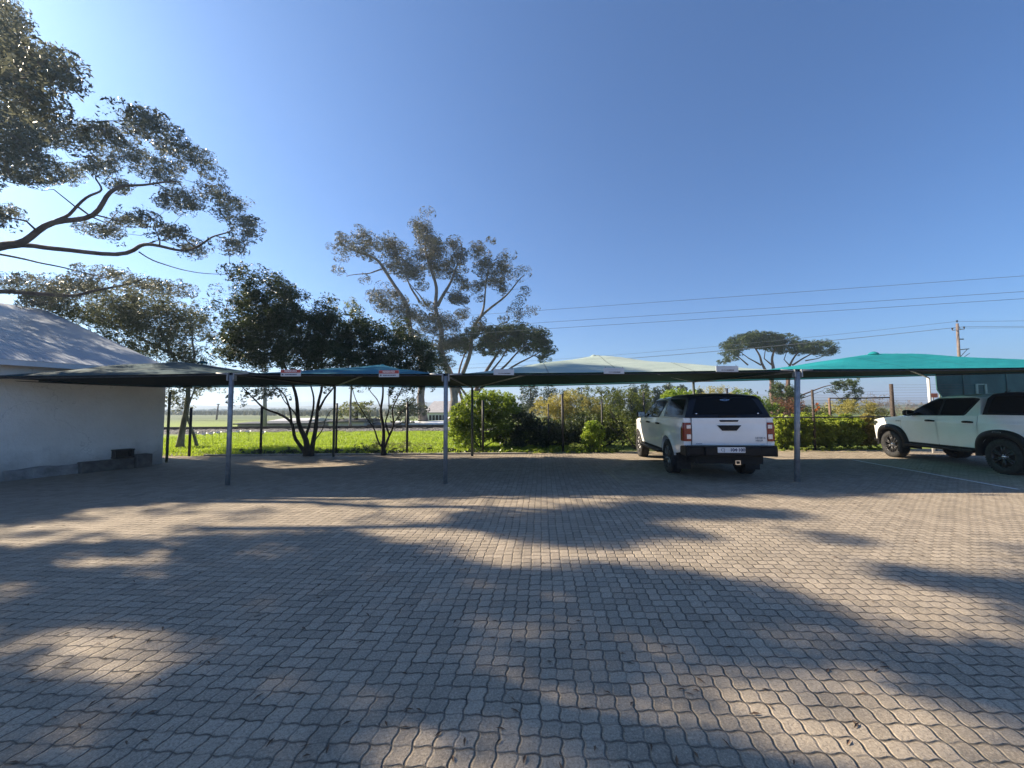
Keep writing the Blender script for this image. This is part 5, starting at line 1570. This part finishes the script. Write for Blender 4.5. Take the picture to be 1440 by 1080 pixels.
    rw.grid(rows, flip=True); rw.build('canopy_rear_window', M['glass'], co)
    hd = MB(); hd.box((0, -1.155, 1.355), (.34, .03, .035), bev=.01); hd.build('canopy_handle', FR, co)
    for xx, nm in ((-.62, 0), (.60, 0)):
        lk = MB(); lk.lathe([(0, 0), (.016, 0), (.016, .012), (0, .012)], 12, Matrix.Translation((xx, -1.125, 1.405)) @ Matrix.Rotation(R(90), 4, 'X')); lk.build('canopy_lock', M['chrome'], co)
    em = MB()          # small winged emblem on the rear glass
    Me = Matrix.Translation((0, -1.022, 1.69)) @ Matrix.Rotation(R(70), 4, 'X')
    for k in range(16):
        a0, a1 = 2 * PI * k / 16, 2 * PI * (k + 1) / 16
        em.add([Me @ Vector((.05 * math.cos(a), .022 * math.sin(a), .004)) for a in (a0, a1)] + [Me @ Vector((.04 * math.cos(a), .014 * math.sin(a), .004)) for a in (a1, a0)], [(0, 1, 2, 3)])
    for s in (-1, 1): em.prism([(s * .05, .004), (s * .085, .012), (s * .10, .0), (s * .06, -.008)], Me, .003)
    em.build('emblem', M['chrome'], co)
    # ---- tailgate
    tg = MB(); rows = []
    for j in range(13):
        z = 0.755 + (1.315 - 0.755) * j / 12
        bul = -.018 * math.sin(PI * j / 12) - (.014 if z > 1.215 else 0) * min(1, (z - 1.215) / .03)
        rows.append([(.730 * (1 - 2 * k / 20), YB - .022 + bul - .012 * (1 - abs(1 - 2 * k / 20) ** 2), z) for k in range(21)])
    tg.grid(rows, flip=True)
    for s in (1, -1): tg.add([(s * .73, YB - .022, .755), (s * .73, YB + .02, .755), (s * .73, YB + .02, 1.315), (s * .73, YB - .022, 1.315)], [(0, 1, 2, 3)])
    tg.add([(-.73, YB - .022, 1.315), (.73, YB - .022, 1.315), (.73, YB + .03, 1.315), (-.73, YB + .03, 1.315)], [(0, 1, 2, 3)])
    to = tg.build('tailgate', M['paint'], root)
    hh = MB(); Mh = Matrix.Translation((0, YB - .05, 1.10)) @ Matrix.Rotation(R(90), 4, 'X')
    hh.prism([(-.235, .065), (.235, .065), (.14, -.045), (-.14, -.045)], Mh, .018); hh.build('tailgate_handle', FR, to)
    hh = MB(); hh.prism([(-.19, .018), (.19, .018), (.17, -.018), (-.17, -.018)], Matrix.Translation((0, YB - .045, 1.255)) @ Matrix.Rotation(R(90), 4, 'X'), .014); hh.build('brake_light_strip', FR, to)
    dk = MB()           # dark backing in the shut lines
    dk.box((0, YB + .05, 1.03), (1.49, .02, .58)); dk.build('shut_line_backing', M['ink'], root)
    text_mesh('badge', '2.8 GD-6', .052, M['grey_ink'], to, (.60, YB - .052, .905), (R(90), 0, 0), bold=.001)
    text_mesh('badge', 'HILUX', .050, M['grey_ink'], to, (.58, YB - .050, .852), (R(90), 0, 0), bold=.001)
    text_mesh('badge', 'TOYOTA', .030, M['grey_ink'], to, (-.60, YB - .036, .782), (R(90), 0, 0), bold=.001)
    # ---- tail lights wrapping round the corners
    for s in (1, -1):
        tl_ = MB(); rows = []
        for j in range(13):
            z = 0.835 + 0.385 * j / 12; t = j / 12
            yw = -0.93 - 0.13 * t ** 1.5
            e = halfw(YB, z)
            rows.append([(s * .745, YB - .030, z), (s * .80, YB - .038, z), (s * .86, YB - .034, z), (s * (e - .005), YB - .02, z), (s * (e + .008), YB + .03, z), (s * (e + .010), (YB + yw) / 2, z), (s * (e + .004), yw, z)])
        tl_.grid(rows, flip=(s > 0)); o = tl_.build('tail_light', M['red_lens'], root)
        for zc, hh_ in ((1.135, .075), (.93, .095)):
            cl_ = MB(); cl_.box((s * .797, YB - .044, zc), (.085, .016, hh_), bev=.006); cl_.build('clear_lens', M['clear_lens'], o)
    # ---- rear bumper, plate, hitch
    bp = MB()
    bp.box((0, -1.235, .645), (1.08, .20, .19), bev=.03)
    for s in (1, -1):
        bp.box((s * .70, -1.20, .640), (.36, .19, .20), bev=.045)
        bp.box((s * .865, -1.06, .64), (.06, .38, .22), bev=.025)
    bp.box((0, -1.24, .742), (1.70, .16, .02), bev=.008)
    bo = bp.build('rear_bumper', FR, root)
    pt_ = MB(); pt_.box((-.04, -1.342, .675), (.53, .008, .11), bev=.002); po = pt_.build('number_plate', M['white_plastic'], bo)
    if not legend:
        text_mesh('plate_text', 'CJ', .085, M['grey_ink'], po, (-.205, -1.348, .675), (R(90), 0, 0), bold=.001)
        text_mesh('plate_text', '104·100', .088, M['blue_ink'], po, (.075, -1.348, .675), (R(90), 0, 0), bold=.003)
    hi = MB(); 
    for (dx, dz_, wx, wz) in ((0, .035, .10, .018), (0, -.035, .10, .018), (-.041, 0, .018, .054), (.041, 0, .018, .054)): hi.box((dx + .06, -1.30, .43 + dz_), (wx, .16, wz))
    hi.build('tow_hitch', M['chrome'], root)
    mf = MB()
    for s in (1, -1):
        mf = MB(); mf.box((s * .72, -.56, .34), (.30, .012, .34), bev=.005); mf.build('mud_flap', M['rubber'], root)
    # ---- front: grille, headlights, bumper
    fr = MB(); rows = []
    for j in range(9):
        z = .62 + .36 * j / 8; rows.append([(.42 * (1 - 2 * k / 12), 4.005 - .03 * abs(1 - 2 * k / 12) ** 2.5, z) for k in range(13)])
    fr.grid(rows, flip=True); fr.build('grille', FR, root)
    for s in (1, -1):
        hl = MB(); rows = []
        for j in range(8):
            z = .93 + .15 * j / 7
            rows.append([(s * (halfw(y, z) + .006), y, z) for y in np.linspace(3.62 + (.12 if j < 3 else 0), 3.90, 6)] + [(s * x_, 3.905 + .10 * (1 - (x_ / halfw(3.9, z)) ** 2.5) * .9, z) for x_ in (.70, .6, .5)])
        hl.grid(rows, flip=(s < 0)); hl.build('headlight', M['headlamp'], root)
    fb = MB(); fb.box((0, 3.97, .47), (1.45, .16, .14), bev=.05); fb.build('front_bumper', FR, root)
    # ---- chassis, wells, steps
    ch = MB()
    ch.box((0, 1.35, .47), (1.30, 5.0, .20)); ch.box((0, 1.5, .62), (1.45, 1.8, .25))
    for yc in (0, YFR):
        for s in (1, -1):
            rows = []
            for x_ in (.86, .50): rows.append([(s * x_, yc + (ARC_R + .02) * math.cos(t), ARC_Z + (ARC_R + .02) * math.sin(t)) for t in np.linspace(R(-5), R(185), 24)])
            ch.grid(rows); ch.box((s * .50, yc, .60), (.02, 1.0, .62))
        ch.tube([(-.75, yc, .39), (.75, yc, .39)], .05, 10)
    ch.box((0, -.9, .55), (1.3, .4, .16))
    ch.build('chassis', simple('underbody', (.012, .012, .012), .9), root)
    for s in (1, -1):
        stp = MB(); stp.box((s * .93, 1.55, .44), (.15, 1.95, .055), bev=.02); stp.box((s * .86, 1.55, .50), (.04, 2.05, .07), bev=.01)
        for yy in (.8, 1.55, 2.3): stp.box((s * .82, yy, .45), (.2, .05, .04))
        stp.build('side_step', FR, root)
        if flares:
            for yc in (0.0, YFR):
                f_ = MB(); rows = []
                for k, (dr, o_) in enumerate([(0.135, .004), (.13, .040), (.075, .068), (.015, .066), (-.014, .045), (-.02, -.02)]):
                    rr_ = []
                    for t in np.linspace(R(-6), R(186), 36):
                        # squared-off arch like bolt-on flares
                        sq = (abs(math.cos(t)) ** 3.2 + abs(math.sin(t)) ** 3.2) ** (-1 / 3.2)
                        rad_ = (ARC_R + dr) * (0.55 + 0.45 * sq) / 1.0
                        y, z = yc + rad_ * math.cos(t), ARC_Z + rad_ * math.sin(t) * .97
                        rr_.append((s * (halfw(y, max(.5, z)) + o_), y, z))
                    rows.append(rr_)
                f_.grid(rows, flip=(s < 0)); fo_ = f_.build('wheel_arch_flare', FR, root)
                vb = MB(); zt_ = ARC_Z + (ARC_R + .06) * .98
                x = halfw(yc, zt_) + .058
                for (dy, dz_, wy, wz) in ((0, .016, .17, .008), (0, -.016, .17, .008), (-.085, 0, .008, .04), (.085, 0, .008, .04)): vb.box((s * (x + .004), yc + dy, zt_ + dz_), (.008, wy, wz))
                vb.build('flare_badge', M['grey_ink'], fo_)
        # small lettering on the wing
    text_mesh('wing_badge', '2.8 GD-6', .05, M['grey_ink'], root, (-(halfw(2.72, 1.10) + .006), 2.76, 1.10), (R(90), 0, R(-90)), bold=.001)
    if legend is False:
        pass
    # ---- wheels
    def wheel(x, y, s):
        Mw_ = Matrix.Translation((x, y, .39)) @ Matrix.Rotation(R(90) * s, 4, 'Y')
        rim = MB()
        rim.lathe([(.245, -.12), (.235, -.06), (.222, 0), (.226, .07), (.238, .105), (.252, .112), (.258, .105)], 40, Mw_)
        rim.lathe([(0, .03), (.20, .02), (.222, .0)], 40, Mw_)
        w_ = rim.build('wheel', M['rim'], root)
        ty = MB(); ty.lathe([(.25, -.13), (.30, -.14), (.365, -.125), (.386, -.10), (.390, -.04), (.390, .04), (.386, .10), (.366, .125), (.31, .135), (.262, .118), (.25, .10)], 56, Mw_)
        for k in range(48):
            a_ = 2 * PI * k / 48
            for zz in (-.085, .085):
                ty.box((0, 0, 0), (.012, .022, .055), rot=Mw_ @ Matrix.Rotation(a_ + (.03 if zz > 0 else -.03), 4, 'Z') @ Matrix.Translation((.391, 0, zz)))
        ty.build('tyre', M['rubber'], w_)
        sp = MB()
        for k in range(6):
            a_ = 2 * PI * k / 6
            for da in (-.16, .16):
                m2 = Mw_ @ Matrix.Rotation(a_ + da * .5, 4, 'Z')
                p0, p1 = m2 @ Vector((.05, 0, .085)), Mw_ @ (Matrix.Rotation(a_ + da, 4, 'Z') @ Vector((.235, 0, .10)))
                sp.tube([p0, p0.lerp(p1, .5) + (Mw_.to_3x3() @ Vector((0, 0, .006))), p1], [.022, .017, .021], 6)
        sp.build('spokes', M['rim'] if legend else M['rim_bright'], w_)
        hb = MB(); hb.lathe([(0, .112), (.022, .112), (.032, .104), (.036, .08), (.060, .075), (.065, .05)], 20, Mw_)
        for k in range(6):
            a_ = 2 * PI * (k + .5) / 6; hb.lathe([(0, .098), (.009, .096), (.010, .07)], 8, Mw_ @ Matrix.Translation((.052 * math.cos(a_), .052 * math.sin(a_), 0)))
        hb.build('hub_cap', M['chrome'] if legend else M['rim'], w_)
    for s in (1, -1):
        for yc in (0, YFR): wheel(s * .80, yc, s)
    ae = MB(); ae.tube([(.0, .78, 1.83), (.0, .70, 1.90)], .006, 6); ae.lathe([(0, .0), (.03, 0), (.02, .025), (0, .03)], 12, Matrix.Translation((0, .80, 1.845))); ae.build('aerial', FR, root)
    return root
yw1 = 6.0
fl_, rl_ = Vector((11.5, 11.75, 0)), None
pickup('pickup_truck', (4.60, 9.22, 0), yw1, 'white pickup seen from behind with black canopy, red tail lights and number plate', False, False)
yw2 = 8.8
sx, sy = math.sin(R(yw2)), math.cos(R(yw2))
# left front wheel's outer face sits at (11.5, 11.75)
o2 = Vector((11.44 + .93 * sy - YFR * sx, 11.82 - .93 * sx - YFR * sy, 0))
pickup('pickup_truck', tuple(o2), yw2, 'white double cab pickup seen from its left side with black wheel arch flares', True, True)
